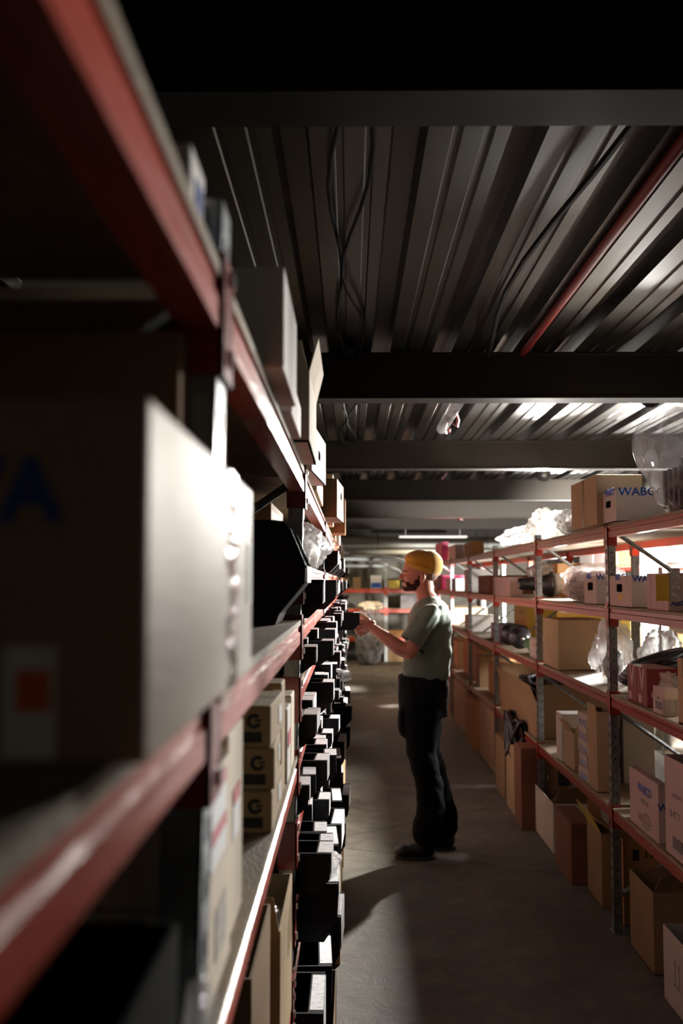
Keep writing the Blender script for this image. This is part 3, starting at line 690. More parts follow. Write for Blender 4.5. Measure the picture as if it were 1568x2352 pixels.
carton('cardboard_box', 'open brown box below the shelf edge, lower left, nearest of the pair', 'box', -.50, -.150, 1.55, 1.90, .63, 1.0, M_card, open_top=True, flaps=[('-x', .08, .3)])
carton('cardboard_box', 'open brown box with plastic sticking out, beside the second post', 'box', -.50, -.135, 1.96, 2.34, .63, .93, M_card2, open_top=True, flaps=[('-y', .06, -.25)])
tag(blob('plastic_film', F_clear, (-.22, 2.12, .90), (.07, .12, .06), 4, .4, 3, sub=4), 'clear film bulging from the open box by the second post', 'plastic film')
tag(blob('plastic_film', F_clear, (-.23, 1.74, .97), (.06, .10, .05), 6, .4, 3, sub=4), 'clear film bulging from the nearer open box', 'plastic film')
carton('cardboard_box', 'brown box sticking out low on the left, at the bottom edge of the view', 'box', -.148, -.046, 2.90, 3.30, 0, .352, M_card, open_top=True, flaps=[('-x', .07, .2)])
carton('cardboard_box', 'long cardboard box on the floor under the bins, nearer one', 'box', -.145, -.045, 4.28, 5.5, 0, .34, M_card2)
carton('cardboard_box', 'long cardboard box on the floor under the bins, farther one', 'box', -.145, -.040, 5.7, 7.4, 0, .30, M_card2)
# boxes added at the back of the rack to block light coming through
def back_blockers(ys, zs, x0, x1, hf, who):
    k = 0
    for z in zs:
        zt = min([q for q in (ZTOP+.45, ZTOP, ZMID, ZLOW, .63) if q > z+.05]+[9])
        for (a, c) in ys:
            h = (zt-z-.07)*hf(k) if z < ZTOP else .2
            carton('cardboard_box', 'added light-blocking brown box %s, %s' % (who, 'at the back of the shelf %s and %.1f paces on' % ({ZTOP: 'on top', ZMID: 'at eye height', ZLOW: 'below eye height', .63: 'near the bottom'}[z], a)), 'box', x0, x1, a, c, z, z+h, (M_card, M_card2, M_card)[k % 3]); k += 1
for nm, z, items in (('on the middle left shelf, behind the blue-lettered box', ZMID, [(1.16, 1.62, .26), (1.66, 2.06, .24)]), ('on the shelf below, behind the logo boxes', ZLOW, [(.95, 1.6, .24), (1.65, 2.3, .25)]),
                     ('low on the left rack, behind the open boxes', .63, [(1.0, 1.5, .4), (1.95, 2.3, .45)])):
    for k, (a, c, h) in enumerate(items):
        carton('cardboard_box', 'brown box added to block light %s, %s of two' % (nm, ('nearer', 'farther')[k]), 'box', -.77, -.53 if z > .7 else -.56, a, c, z, z+h, M_card)
for k, (a, c, z, h) in enumerate(((-.9, -.2, ZMID, .3), (-.1, .7, ZLOW, .28), (-.9, -.2, ZLOW, .28), (-.9, .7, .63, .5))):
    pass
carton('cardboard_box', 'dark brown box behind the plastic bag on the upper left shelf', 'box', -.62, -.20, 2.5, 2.95, 1.64, 1.80, M_card)
def bag(name, label, c, r, seed, film_m=F_clear, inner=M_plgrey, flat=None, amp=.28, freq=3, incol=.6, group=None, cat='plastic bag', sub=5):
    root = thing(name, label, cat, (c[0], c[1], flat if flat is not None else c[2]-r[2]), 0, group)
    fz = root.location.z; lc = (0, 0, c[2]-fz)
    blob('bag_film', film_m, lc, r, seed, amp, freq, root, sub=sub, flat=.001)
    if inner: blob('bag_contents', inner, (0, 0, (c[2]-fz)*.75), (r[0]*incol, r[1]*incol, r[2]*incol), seed+3, .35, 4, root, sub=3, flat=.003)
    return root
bag('plastic_bag', 'bright crumpled clear bag of parts on the upper left shelf past the post', (-.145, 3.15, 1.70), (.075, .42, .075), 2, F_clear, M_white, 1.641)
bag('plastic_bag', 'small white bag dangling from the bins over the aisle, left of the man', (-.045, 5.55, 1.075), (.045, .10, .028), 5, F_white, None, 1.05, amp=.5)
b = MB()
for k in range(5): b.box(-.30, -.03+.015*k, 5.0+.07*k, 5.45+.05*k, 1.6-.11+.009*k+.003, 1.6-.11+.009*k+.008)

# ================================================================ things on the right rack
def RB(pf, pn, pr, ptop, z0, label, m, X=1.205, name='cardboard_box', **k):
    """pf/pn: far and near edge of the aisle face, pr: right edge of the near face, ptop: top at the near corner"""
    y1 = atX(pf, 1335, X).y; y0 = atX(pn, 1335, X).y; zt = atX(pn, ptop, X).z; wx = atY(pr, 1335, y0).x - X
    return carton(name, label, k.pop('cat', 'box'), X, X+wx, y0, y1, z0, zt, m, **k)
ZT, Z2, Z3, Z4 = 1.86, 1.485, 1.08, .565
# top shelf
RB(1314, 1373, 1480, 1088, ZT, 'tall tan box with a strip of shiny tape, on the top right shelf', M_card2, X=1.13, tape=[('-x', .045)])
RB(1377, 1418, 1545, 1126, ZT, 'white box with a hand hole and blue lettering on the top right shelf', M_white, X=1.16, hole={'-x': (.02, .085, .045, .016)},
   marks=[('-x', 'text', .05, .135, 'WABCO', .045, M_blue, .001, .9), ('-y', 'text', -.005, .13, 'WABCO', .05, M_blue, .001, 1.1)])
rr_ = thing('wrapped_machine_part', 'dark machine part in bubble wrap on the top right shelf, cut by the frame', 'machine part', (1.36, 3.78, ZT))
blob('bubble_wrap', F_wrap, (0, 0, .20), (.22, .30, .24), 12, .22, 2.4, rr_, sub=5, flat=.002)
b = MB(); b.box(-.12, .12, -.16, .14, .004, .12, bev=.01); b.box(-.08, .10, -.12, .08, .12, .22, bev=.01); b.lathe([(.05, .22), (.05, .26), (.03, .28)], (0, 0, 0), 14)
for k in range(5): b.box(-.14, .14, -.15+.06*k, -.13+.06*k, .02, .17)
b.build('casting', M_plgrey, rr_)
bag('wrapped_bundle', 'white plastic-wrapped roll lying on the top right shelf', (1.38, 5.85, 1.955), (.17, .36, .095), 14, F_white, M_plgrey, ZT+.001, amp=.22, cat='wrapped bundle')
bag('wrapped_bundle', 'crumpled white plastic bag end at the far side of the wrapped roll', (1.34, 6.75, 1.97), (.13, .22, .11), 17, F_white, None, ZT+.001, amp=.35, cat='wrapped bundle')
bag('wrapped_bundle', 'greyish see-through bundle beyond the white roll on the top right shelf', (1.38, 8.0, 1.95), (.17, .45, .09), 18, F_wrap, M_plgrey, ZT+.001, amp=.3, cat='wrapped bundle')
RB(1066, 1085, 1112, 1243, ZT, 'tan box far along the top right shelf, behind the man', M_orcard)
RB(1030, 1046, 1066, 1250, ZT, 'grey box far along the top right shelf', M_pink)
RB(1000, 1015, 1030, 1244, ZT, 'dark magenta box above the man\'s shoulder on the far top shelf', M_magenta)
# second shelf
arrows = [('-x', 'dashes', 0, .09, M_grey, .24, .15, 12, .016), ('-x', 'patch', .05, .155, .05, .03, M_paper), ('-x', 'text', .05, .12, 'SACHS', .014, M_grey)]
RB(1484, 1533, 1640, 1316, Z2, 'pinkish box printed with small slanted arrows, on the second right shelf', M_pink, X=1.215, marks=arrows+[('-y', 'patch', -.11, .09, .05, .1, M_yelp), ('-y', 'patch', -.06, .10, .035, .13, mat('silver shiny tape', (.7, .7, .7), .1, metal=.6, bump=1, bscale=60), .003), ('-y', 'text', -.05, .03, 'ABC', .03, M_blue)])
RB(1395, 1450, 1535, 1325, Z2, 'white box with a hand hole, just right of the post on the second shelf', M_white, hole={'-x': (.0, .085, .05, .018)}, marks=[('-x', 'text', -.02, .13, 'WABCO', .032, M_blue, .001, .7), ('-x', 'patch', .02, .045, .07, .02, M_yelp), ('-y', 'text', .0, .125, 'WABCO', .040, M_blue, .001, 1.0)])
RB(1341, 1369, 1440, 1325, Z2, 'white box with a hand hole, just left of the post on the second shelf', M_white, hole={'-x': (-.0, .09, .06, .02)}, marks=[('-x', 'text', -.02, .14, 'WABCO', .035, M_blue, .001, .8), ('-y', 'text', .0, .135, 'WABCO', .04, M_blue, .001)])
bag('wrapped_carton', 'pale box swathed in clear plastic on the second right shelf, left of the hand-hole boxes', (1.40, 5.75, 1.595), (.17, .40, .11), 22, F_clear, M_pink, Z2+.001, amp=.14, incol=.86, cat='wrapped box')
bag('plastic_bag', 'crumpled clear bag in front of the wrapped box', (1.30, 5.45, 1.54), (.09, .16, .07), 23, F_clear, None, Z2+.001, amp=.35)
RB(1133, 1170, 1200, 1325, Z2, 'pale arrow-patterned box beyond the wrapped carton on the second shelf', M_pink, marks=[('-x', 'dashes', 0, .1, M_grey, .6, .15, 16, .02)])
# striped damper
rr_ = thing('shock_absorber', 'black ribbed shock absorber with white cap lying on the second right shelf', 'machine part', (1.30, 7.05, Z2))
b = MB(); b.lathe([(.01, -.02), (.035, -.02)] + [((.035 if k % 2 else .045)+.002*k, -.0+.018*k) for k in range(9)] + [(.085, .17), (.095, .20), (.095, .22), (.05, .225)], (-.10, 0, .097), 18, 'x'); b.build('ribbed_sleeve', M_rubber, rr_)
b = MB(); b.lathe([(.05, .125), (.075, .13), (.075, .17), (.05, .175)], (0, 0, .097), 18, 'x'); b.build('end_cap', M_paper, rr_)
bag('plastic_bag', 'bright white plastic bag over the shock absorber', (1.36, 7.15, 1.68), (.09, .17, .05), 25, F_white, None, 1.68-.06, amp=.3)
for i, (x, y, w_, d_, h, m, l) in enumerate(((1.55, 7.5, .28, .5, .25, M_orcard, 'tan box with faint print, second right shelf, behind the shock absorber'), (1.62, 6.95, .2, .4, .24, M_orcard, 'orange-tan box second right shelf, left of the wrapped carton'),
        (1.25, 9.0, .4, .8, .17, M_darkcard, 'long dark red box on the second right shelf, far bay'), (1.25, 10.4, .3, .6, .24, M_white, 'bright white box on the far second shelf just right of the man\'s neck'),
        (1.25, 11.9, .4, 1.2, .15, M_grey, 'grey row of goods on the second shelf right behind the man\'s head'), (1.25, 13.6, .4, 1.3, .2, M_magenta, 'magenta box on the far second shelf behind the beanie'))):
    carton('cardboard_box', l, 'box', x, x+w_, y, y+d_, Z2, Z2+h, m, marks=[('-x', 'text', 0, h*.85, 'SACHS', .05, M_blue)] if i == 0 else ())
# third shelf
RB(1245, 1280, 1395, 1424, Z3, 'deep brown box on the third right shelf, left of the plastic bag', M_card2, open_top=True, X=1.215)
bag('plastic_bag', 'tall clear bag with a bright white top on the third right shelf', (1.34, 5.15, 1.24), (.095, .13, .165), 31, F_clear, M_plgrey, Z3+.001, amp=.3, incol=.5)
bag('plastic_bag', 'blown-out white plastic bag by the post on the third right shelf', (1.58, 5.12, 1.24), (.10, .14, .12), 32, F_white, None, Z3+.001, amp=.35)
bag('plastic_bag', 'milky bag between the hose coil and the maroon boxes', (1.33, 4.22, 1.155), (.08, .12, .075), 33, F_white, None, Z3+.001, amp=.3)
bag('plastic_bag', 'bright white bag rising behind the hose coil', (1.66, 4.42, 1.25), (.11, .17, .13), 34, F_white, None, Z3+.001, amp=.4)
rr_ = thing('hose_coil', 'coil of thick black rubber hose on the third right shelf beside the post', 'hose', (1.44, 4.72, Z3))
for k in range(5):
    b = MB(); Rr = .17-.012*k
    b.tube([(Rr*math.cos(a*2*PI/28), Rr*1.1*math.sin(a*2*PI/28), .035+.026*k+.06*math.cos(a*2*PI/28+.6)*(k/5)+.02*(1+math.sin(a*2*PI/28))) for a in range(29)], .014, 8, caps=False); b.build('hose_turn', M_rubber, rr_)
def vmarks(): return [('-x', 'text', .0, .105, 'V', .13, M_pink, .003, .9), ('-x', 'patch', -.03, .025, .045, .035, M_pink)]
RB(1458, 1480, 1552, 1535, Z3, 'maroon box with a large pale V, right one of the two', M_maroon, X=1.225, marks=vmarks())
RB(1436, 1457, 1528, 1530, Z3, 'maroon box with a large pale V, left one of the two', M_maroon, X=1.225, marks=vmarks())
RB(1493, 1519, 1552, 1581, Z3, 'small box with striped printing in front of the maroon pair', M_pink, X=1.208, marks=[('-x', 'bars', 0, .035, .08, .03, M_grey), ('-x', 'text', 0, .065, 'mm', .02, M_grey), ('-y', 'bars', 0, .035, .07, .06, M_grey)])
RB(1551, 1562, 1640, 1512, Z3, 'tall torn-edged box at the right edge on the third shelf', M_card2, X=1.208, open_top=True, marks=[('-y', 'patch', -.02, .12, .04, .04, M_navy)])
for i, (x, y, w_, d_, h, m, l) in enumerate(((1.24, 6.62, .3, .35, .13, M_white, 'small white box with a red dot left of the tall post, third right shelf'), (1.5, 6.6, .34, .7, .30, M_yellow, 'yellow carton on the third right shelf behind the green bag'),
        (1.5, 8.5, .34, .7, .30, M_yellow, 'yellow carton on the third right shelf one bay farther'), (1.3, 8.5, .18, .8, .14, M_navy, 'dark blue box in front of the farther yellow carton'),
        (1.25, 10.4, .3, .6, .16, M_white, 'white box on the third right shelf beside the man\'s back'), (1.25, 12.1, .4, 1.2, .2, M_card2, 'brown box on the third right shelf behind the man\'s shoulder'))):
    carton('cardboard_box', l, 'box', x, x+w_, y, y+d_, Z3, Z3+h, m, marks=[('-x', 'patch', 0, .09, .03, .02, M_redp)] if i == 0 else ([('-x', 'text', 0, .24, 'FILTER', .05, M_green)] if i in (1, 2) else ()))
bag('plastic_bag', 'green plastic bag on the third right shelf above the pink print', (1.36, 7.2, 1.15), (.1, .22, .06), 41, mat('green bag', (.08, .30, .14), .35), None, Z3+.001, amp=.3)
bag('plastic_bag', 'pinkish crumpled bag on the third right shelf by the small white box', (1.38, 6.95, 1.16), (.1, .15, .075), 42, F_white, M_redp, Z3+.001, amp=.35)
for i, (y, ) in enumerate(((7.7,), (8.15,))):
    rr_ = thing('brake_chamber', 'black round casting on the third right shelf, %s' % ('nearer one right of the slim post', 'farther one left of the slim post')[i], 'machine part', (1.30, y, Z3))
    b = MB(); b.lathe([(.03, -.06), (.07, -.05), (.075, 0), (.085, .005), (.085, .02), (.07, .03), (.05, .06), (.02, .065)], (0, 0, .086), 20, 'y'); b.build('casing', M_rubber, rr_)
    b = MB(); b.tube([(0, -.12, .086), (0, -.05, .086)], .012, 8); b.build('push_rod', M_screw, rr_)
# fourth shelf
RB(1343, 1364, 1400, 1632, Z4, 'tall narrow tan box with a dark open side, left of the tall post, fourth shelf', M_card2, X=1.21, open_top=True, flaps=[('-x', .03, .2)])
y_ = 5.20
for k in range(5):
    carton('small_carton', '%s in the stack of five small white and blue boxes, fourth right shelf' % ('bottom', 'second from bottom', 'middle', 'second from top', 'top')[k], 'box', 1.215, 1.38, y_, y_+.20, Z4+.0695*k, Z4+.0695*k+.068, M_white, rz=(.03, -.04, .02, -.03, .05)[k], group='stack of small white and blue boxes',
           marks=[('-x', 'patch', .0, .02, .16, .03, mat('bluish print', (.35, .38, .55), .6) if k == 0 else MATS['bluish print']), ('-y', 'patch', 0, .034, .14, .05, M_navy)])
carton('small_carton', 'bright white box crowning the back of the small-box stack', 'box', 1.40, 1.56, 5.2, 5.42, Z4, Z4+.40, M_white)
carton('small_carton', 'tilted brown flap-topped box beside the stack of small boxes', 'box', 1.215, 1.40, 5.50, 5.76, Z4, Z4+.20, M_card2, open_top=True, flaps=[('-x', .07, .5), ('-y', .06, .3)])
carton('small_carton', 'narrow white box at the far side of the small-box stack', 'box', 1.215, 1.36, 5.82, 5.98, Z4, Z4+.27, M_white)
carton('cardboard_box', 'very large plain brown box deep on the fourth right shelf, right of the post', 'box', 1.50, 1.83, 3.0, 4.55, Z4, 1.0, M_card)
RB(1436, 1500, 1522, 1795, Z4, 'worn box with blue and pink print on the fourth right shelf', M_pink, X=1.215, marks=[('-x', 'text', .02, .17, 'WABCO', .05, M_blue, .001), ('-x', 'text', .02, .12, 'INTRO20', .025, M_grey), ('-x', 'text', .0, .05, '01106010', .035, M_redp), ('-y', 'text', 0, .14, 'W', .04, M_blue)])
RB(1516, 1572, 1660, 1758, Z4, 'open-topped pinkish box with barcode on the fourth right shelf, at the frame edge', M_pink, X=1.21, open_top=True, marks=[('-x', 'bars', .02, .06, .16, .045, M_grey), ('-x', 'text', -.03, .16, 'II 4T T', .04, M_grey), ('-x', 'text', 0, .235, 'RPPIUOUG', .02, M_grey)], flaps=[('+x', .05, .4)])
bag('plastic_bag', 'wad of white plastic on the fourth right shelf by the tall post', (1.26, 4.22, .605), (.055, .16, .045), 51, F_white, None, Z4+.001, amp=.35)
carton('cardboard_box', 'big open box full of black hoses on the fourth right shelf, flap raised', 'box', 1.22, 1.80, 6.62, 8.2, Z4, .80, M_card, open_top=True, flaps=[('-x', .12, .35), ('+y', .13, .2), ('-y', .12, -.15)])
def hoses(label, c, r, n, seed, rad=.013, cat='hoses'):
    rr_ = thing('hose_bundle', label, cat, (c[0], c[1], c[2]-r[2])); q = random.Random(seed)
    for k in range(n):
        ph = q.uniform(0, 6.28); tl = q.uniform(-.5, .5); f = q.uniform(.7, 1); b = MB(); pts = []
        for a in range(17):
            t = a/16*2*PI*q.choice((.8, .8)) + ph
            pts.append((r[0]*f*math.cos(t), r[1]*f*math.sin(t), r[2] + r[2]*.72*math.sin(t*2+tl*3)*q.uniform(.9, 1)*(1 if k % 2 else -1)))
        b.tube(pts, rad, 7); b.build('hose', M_rubber, rr_)
    return rr_
hoses('tangle of black hoses heaped in the big open box', (1.42, 7.25, .82), (.20, .42, .11), 14, 3, .018)
blobh = bag('plastic_bag', 'glossy black plastic sack heaped with the hoses, fourth shelf', (1.50, 7.0, .80), (.18, .35, .12), 55, M_rubber, None, .70, amp=.3)
hoses('black cables and hoses spilling over the fourth shelf edge', (1.19, 7.25, .50), (.07, .30, .20), 10, 8, .014)
for i, (x, y, w_, d_, h, m, l) in enumerate(((1.3, 8.6, .5, .9, .28, M_orcard, 'lit tan box on the fourth right shelf one bay beyond the hoses'), (1.3, 10.4, .5, 1.2, .38, M_orcard, 'glowing tan box on the fourth right shelf by the man\'s hip'),
        (1.3, 12.2, .5, 1.2, .3, M_card2, 'brown box on the far fourth shelf close to the man\'s back'), (1.26, 9.85, .3, .25, .3, M_card, 'upright brown box on the fourth right shelf near a slim post'))):
    carton('cardboard_box', l, 'box', x, x+w_, y, y+d_, Z4, Z4+h, m)
carton('magenta_carton', 'magenta box on the third right shelf edge right of the man', 'box', 1.2, 1.5, 9.1, 10.0, Z4+.31, Z4+.31+.10, M_magenta) if 0 else None
for i, (x, y, m, l) in enumerate(((1.62, 8.65, M_magenta, 'pink upright carton behind the fourth shelf front, left of three'), (1.62, 8.85, M_yellow, 'yellow upright carton between the pink and orange ones'), (1.62, 9.1, M_orcard, 'orange upright carton, right of the small coloured three'))): pass
# floor under the right rack
RB(1222, 1262, 1390, 1838, 0, 'white open box on the floor under the right rack, left of the tall post', M_white, X=1.19, open_top=True, flaps=[('-y', .20, .9, M_card), ('+x', .12, .2, M_card)], marks=[('-x', 'patch', .15, .42, .03, .03, M_green)])
RB(1266, 1302, 1352, 1882, 0, 'dark reddish-brown box on the floor in front of the white open one', M_darkcard, X=1.165, marks=[('-y', 'text', 0, .28, 'GMCTFPR', .022, M_black)])
RB(1338, 1370, 1408, 1905, 0, 'brown box with folded flap on the floor at the foot of the tall post', M_card, X=1.235, open_top=True, flaps=[('-x', .12, .5, M_yellow), ('+y', .13, .3, M_orcard)])
carton('cardboard_box', 'orange-brown open box with black lettering, floor right of tall post', 'box', 1.27, 1.80, 4.76, 4.985, 0, .40, M_orcard, open_top=True, flaps=[('-x', .13, 1.0), ('+y', .12, .2)],
       marks=[('-y', 'text', -.045, .325, 'ГРУЗАВТО', .046, M_black, .001), ('-y', 'patch', -.205, .325, .03, .05, M_black)])
RB(1432, 1484, 1700, 2035, 0, 'large brown open box on the floor at right, second from the bottom corner', M_card, X=1.235, open_top=True, flaps=[('-y', .12, .7)])
RB(1503, 1516, 1800, 2105, 0, 'white open box with arrow marks on the floor, bottom right corner', M_white, X=1.08, open_top=True, marks=[('-y', 'arrows', -.20, .24, M_grey, .085), ('-y', 'patch', -.12, .31, .07, .018, M_black)]) if 0 else None
carton('cardboard_box', 'white open box with arrow marks on the floor, bottom right corner', 'box', 1.205, 1.75, 3.15, 3.96, 0, .28, M_white, open_top=True, marks=[('-x', 'arrows', -.245, .11, M_grey, .075), ('-x', 'patch', -.10, .19, .10, .018, M_black)])
hoses('dark green and black hoses in the corner box, bottom right', (1.46, 3.55, .24), (.20, .30, .07), 9, 17, .018)
for i, (x, y, w_, d_, h, m, l) in enumerate(((1.10, 6.55, .12, .25, .52, M_darkcard, 'slim dark upright box under the hanging hoses'), (1.24, 6.53, .5, .38, .50, M_card, 'brown box with black printed blocks on the floor left of the tall post'), (1.12, 6.95, .3, .35, .46, M_card2, 'tan box on the floor right of the light patch, nearest of the row'),
        (1.13, 7.45, .4, .45, .42, M_card, 'brown box on the floor behind the slim dark box'), (1.2, 8.5, .5, .9, .50, M_card2, 'pale brown box on the floor just past the patch of light'), (1.16, 9.6, .5, .6, .46, M_orcard, 'orange-brown box on the floor farther along the right rack'),
        (1.2, 10.5, .5, 1.2, .48, M_card2, 'long tan box on the floor behind the man\'s thigh'), (1.2, 12.2, .5, 1.3, .5, M_card, 'brown box on the floor far along the right rack'), (1.2, 14, .5, 1.3, .5, M_card2, 'last tan box on the floor of the right rack'))):
    carton('cardboard_box', l, 'box', x, x+w_, y, y+d_, 0, h, m, marks=[('-y', 'patch', -.12, .36, .07, .15, M_black)] if i == 1 else ())
# stock on the wall rack, blown out by the lamps
q = random.Random(4); cols = [M_white, M_cream, M_orcard, M_card2, M_pink]; n = 0
for z, s in ((1.8, 'top'), (1.2, 'middle'), (.6, 'lower')):
    y = 7.9
    while y < 15.8:
        d_ = q.uniform(.4, .9); h = q.uniform(.18, .42)
        if q.random() > .25 and not (z == 1.2 and 9 < y < 11.5):
            carton('cardboard_box', 'sunlit-looking %s box on the %s shelf of the wall rack, %s from the near end' % (('white', 'cream', 'orange', 'tan', 'pinkish')[n % 5], s, ordn[min(13, int((y-7.9)/.62))]), 'box', 3.66, 3.66+q.uniform(.3, .5), y, y+d_, z, z+h, cols[n % 5])
        n += 1; y += d_+.08
b = MB(); b.lathe([(.13, 0), (.13, 2.699)], (2.95, 9.75, 0), 24); tag(b.build('trim_12', M_pipe), kind='structure')
# things on the far end shelving
for i, (x, w_, z, h, m, l) in enumerate(((.40, .22, 1.46, .26, M_white, 'white and blue tub on the far shelving'), (.68, .30, 1.46, .16, M_yellow, 'yellow carton on the far shelving beside the grey post'), (.05, .16, 1.46, .22, M_card, 'brown box high on the far shelving, left'),
        (-.35, .3, 1.46, .2, M_card, 'second brown box on the far shelving, next to the bins'), (1.05, .4, 1.46, .18, M_cream, 'pale box on the far shelving in front of the man\'s face'), (.62, .6, .5, .12, M_orcard, 'flat tan box low on the far shelving'),
        (.75, .9, 0, .42, M_card, 'brown box on the floor under the far shelving'), (1.0, .5, 1.06, .26, M_grey, 'grey crate on the second far shelf by the post'), (1.75, .6, 1.46, .2, M_card2, 'tan box on the far shelving behind the man'))):
    carton('cardboard_box', l, 'box', x, x+w_, 20.03, 20.5, z, z+h, m, marks=[('-y', 'patch', 0, .06, .2, .1, M_blue)] if i == 0 else ())
bag('plastic_bag', 'big grey translucent sack standing in front of the far shelving', (.35, 19.3, .55), (.28, .25, .62), 61, F_wrap, M_plgrey, .001, amp=.15, incol=.8)
bag('plastic_bag', 'pale rags piled on top of the grey sack', (.40, 19.3, 1.12), (.22, .2, .09), 62, M_cream, None, 1.02, amp=.35)

# ================================================================ the man
YP = 5.98
man = thing('person', 'man in mustard beanie, sage t-shirt and black trousers standing in profile, pulling out a bin', 'person', (atY(975, 1900, YP).x, YP, 0))
OX = man.location.x
def Q(px, py, dy=0.0):
    """point of the figure: photo column and row at the man's distance, dy towards (-) or away from (+) the camera"""
    p = atY(px, py, YP+dy); return Vector((p.x-OX, dy, p.z))
def limb(b, pts, rad, seg=14, n=6):
    """tapering limb through pts with radii rad, densely sampled, round ends"""
    P_, R_ = [], []
    for i in range(len(pts)-1):
        for k in range(n):
            t = k/n; P_.append(pts[i].lerp(pts[i+1], t)); t2 = t*t*(3-2*t); R_.append(rad[i]*(1-t2)+rad[i+1]*t2)
    P_.append(pts[-1]); R_.append(rad[-1])
    b.tube(P_, R_, seg)
    for p, r_ in ((pts[0], rad[0]), (pts[-1], rad[-1])): b.ell(p, r_, sub=2)
    for p, r_ in zip(pts[1:-1], rad[1:-1]): b.ell(p, r_, sub=2)
def loft(b, rings, seg=28):
    """rings = (cx, cy, z, rx, ry, tilt) ellipses stacked up the body, squarish superellipse"""
    vs = []
    for (cx, cy, z, rx, ry, ti) in rings:
        row = []
        for k in range(seg):
            a = 2*PI*k/seg; c, s_ = math.cos(a), math.sin(a); e = .86
            x = math.copysign(abs(c)**e, c)*rx; y = math.copysign(abs(s_)**e, s_)*ry
            row.append(b.b.verts.new((cx+x, cy+y, z+x*ti)))
        vs.append(row)
    for i in range(len(vs)-1):
        for k in range(seg): b.b.faces.new((vs[i][k], vs[i][(k+1) % seg], vs[i+1][(k+1) % seg], vs[i+1][k]))
    b.b.faces.new(vs[0][::-1]); b.b.faces.new(vs[-1])
def ring(pl, pr, py, ry, dy=0, ti=0):
    a, c = Q(pl, py), Q(pr, py); return ((a.x+c.x)/2, dy, (a.z+c.z)/2, (c.x-a.x)/2, ry, ti)
REM = lambda v: ('REMESH', dict(mode='VOXEL', voxel_size=v, use_smooth_shade=True))
SM = lambda n, f=.5: ('SMOOTH', dict(iterations=n, factor=f))
S_ = .002615                                    # metres per photo pixel at the man
# ---- body: head, neck, trunk, arms, hands as one surface
b = MB()
b.ell(Q(970, 1307), (.098, .076, .098))                     # skull
loft(b, [ring(930, 962, 1358.5, .020), ring(926.5, 968, 1355, .034), ring(925, 972, 1350, .044), ring(926.5, 976, 1345, .050), ring(926, 980, 1339, .056), ring(925, 986, 1332, .062),
         ring(926.5, 992, 1325, .067), ring(926.5, 996, 1319, .069), ring(924.5, 998, 1313, .072), ring(925.5, 998, 1305, .074), ring(929, 998, 1294, .074), ring(940, 995, 1280, .06)])
b.ell(Q(930, 1313.5, -.022), (.014, .024, .007), sub=2); b.ell(Q(930, 1313.5, .022), (.014, .024, .007), sub=2)   # brow ridge
b.ell(Q(930, 1352.5), (.013, .020, .012), sub=2)            # chin
b.ell(Q(941, 1328, -.042), (.024, .018, .018), sub=2)       # cheekbone near
b.ell(Q(941, 1328, .042), (.024, .018, .018), sub=2)
limb(b, [Q(928, 1315), Q(923.5, 1321), Q(919.5, 1327.5)], [.009, .010, .0112], 10, 4)   # nose
b.ell(Q(923, 1329.5, -.012), (.011, .008, .007), sub=2); b.ell(Q(923, 1329.5, .012), (.011, .008, .007), sub=2)
b.ell(Q(928, 1337.5), (.010, .020, .0048), sub=2)           # upper lip
b.ell(Q(928, 1341.5), (.009, .018, .0048), sub=2)         # lower lip
for s in (-1, 1):                                            # ears
    b.ell(Q(971, 1326, s*.081), (.017, .009, .028), Matrix.Rotation(.15, 3, 'Y'), sub=2)
    b.ell(Q(969, 1335, s*.078), (.010, .007, .012), sub=2)
limb(b, [Q(972, 1335), Q(976, 1362), Q(984, 1388)], [.058, .054, .068], 18)
loft(b, [ring(942, 1014, 1545, .13), ring(942, 1016, 1500, .125), ring(948, 1018, 1440, .135), ring(958, 1014, 1400, .15), ring(967, 1008, 1384, .09)])
SH = [Q(984, 1412, -.185), Q(984, 1412, .185)]
# near (left) arm
limb(b, [SH[0], Q(962, 1458, -.225), Q(940, 1499, -.235)], [.048, .046, .040])
limb(b, [Q(940, 1499, -.235), Q(915, 1488, -.215), Q(888, 1466, -.18), Q(862, 1446, -.135)], [.041, .044, .036, .0265])
# far arm
limb(b, [SH[1], Q(958, 1462, .215), Q(935, 1495, .22)], [.047, .044, .038])
limb(b, [Q(935, 1495, .22), Q(900, 1475, .18), Q(858, 1447, .10)], [.040, .038, .026])
def hand(b, wrist, palm, dirs, thumb, pr=(.043, .017, .036), rot=None):
    limb(b, [wrist, wrist.lerp(palm, .6)], [.0265, .024], 12, 4)
    b.ell(palm, pr, rot, sub=3)
    for d in dirs: limb(b, d, [.0100, .0092, .0085, .0075][:len(d)], 8, 4)
    limb(b, thumb, [.013, .0108, .0090], 8, 4)
pn = Q(848, 1437, -.105)
hand(b, Q(862, 1446, -.135), pn,
     [[Q(839, 1429, -.085), Q(829, 1424, -.060), Q(823, 1428, -.048), Q(819, 1432, -.046)],
      [Q(837, 1436, -.090), Q(826, 1435, -.066), Q(820, 1439, -.052), Q(817, 1443, -.046)],
      [Q(838, 1443, -.092), Q(828, 1445, -.070), Q(822, 1449, -.056), Q(820, 1453, -.050)],
      [Q(841, 1449, -.090), Q(833, 1453, -.072), Q(828, 1456, -.060), Q(826, 1458, -.054)]],
     [Q(846, 1424, -.085), Q(836, 1415, -.062), Q(828, 1411.5, -.040)], (.042, .026, .030), Matrix.Rotation(-.6, 3, 'Y'))
pf = Q(846, 1440, .055)
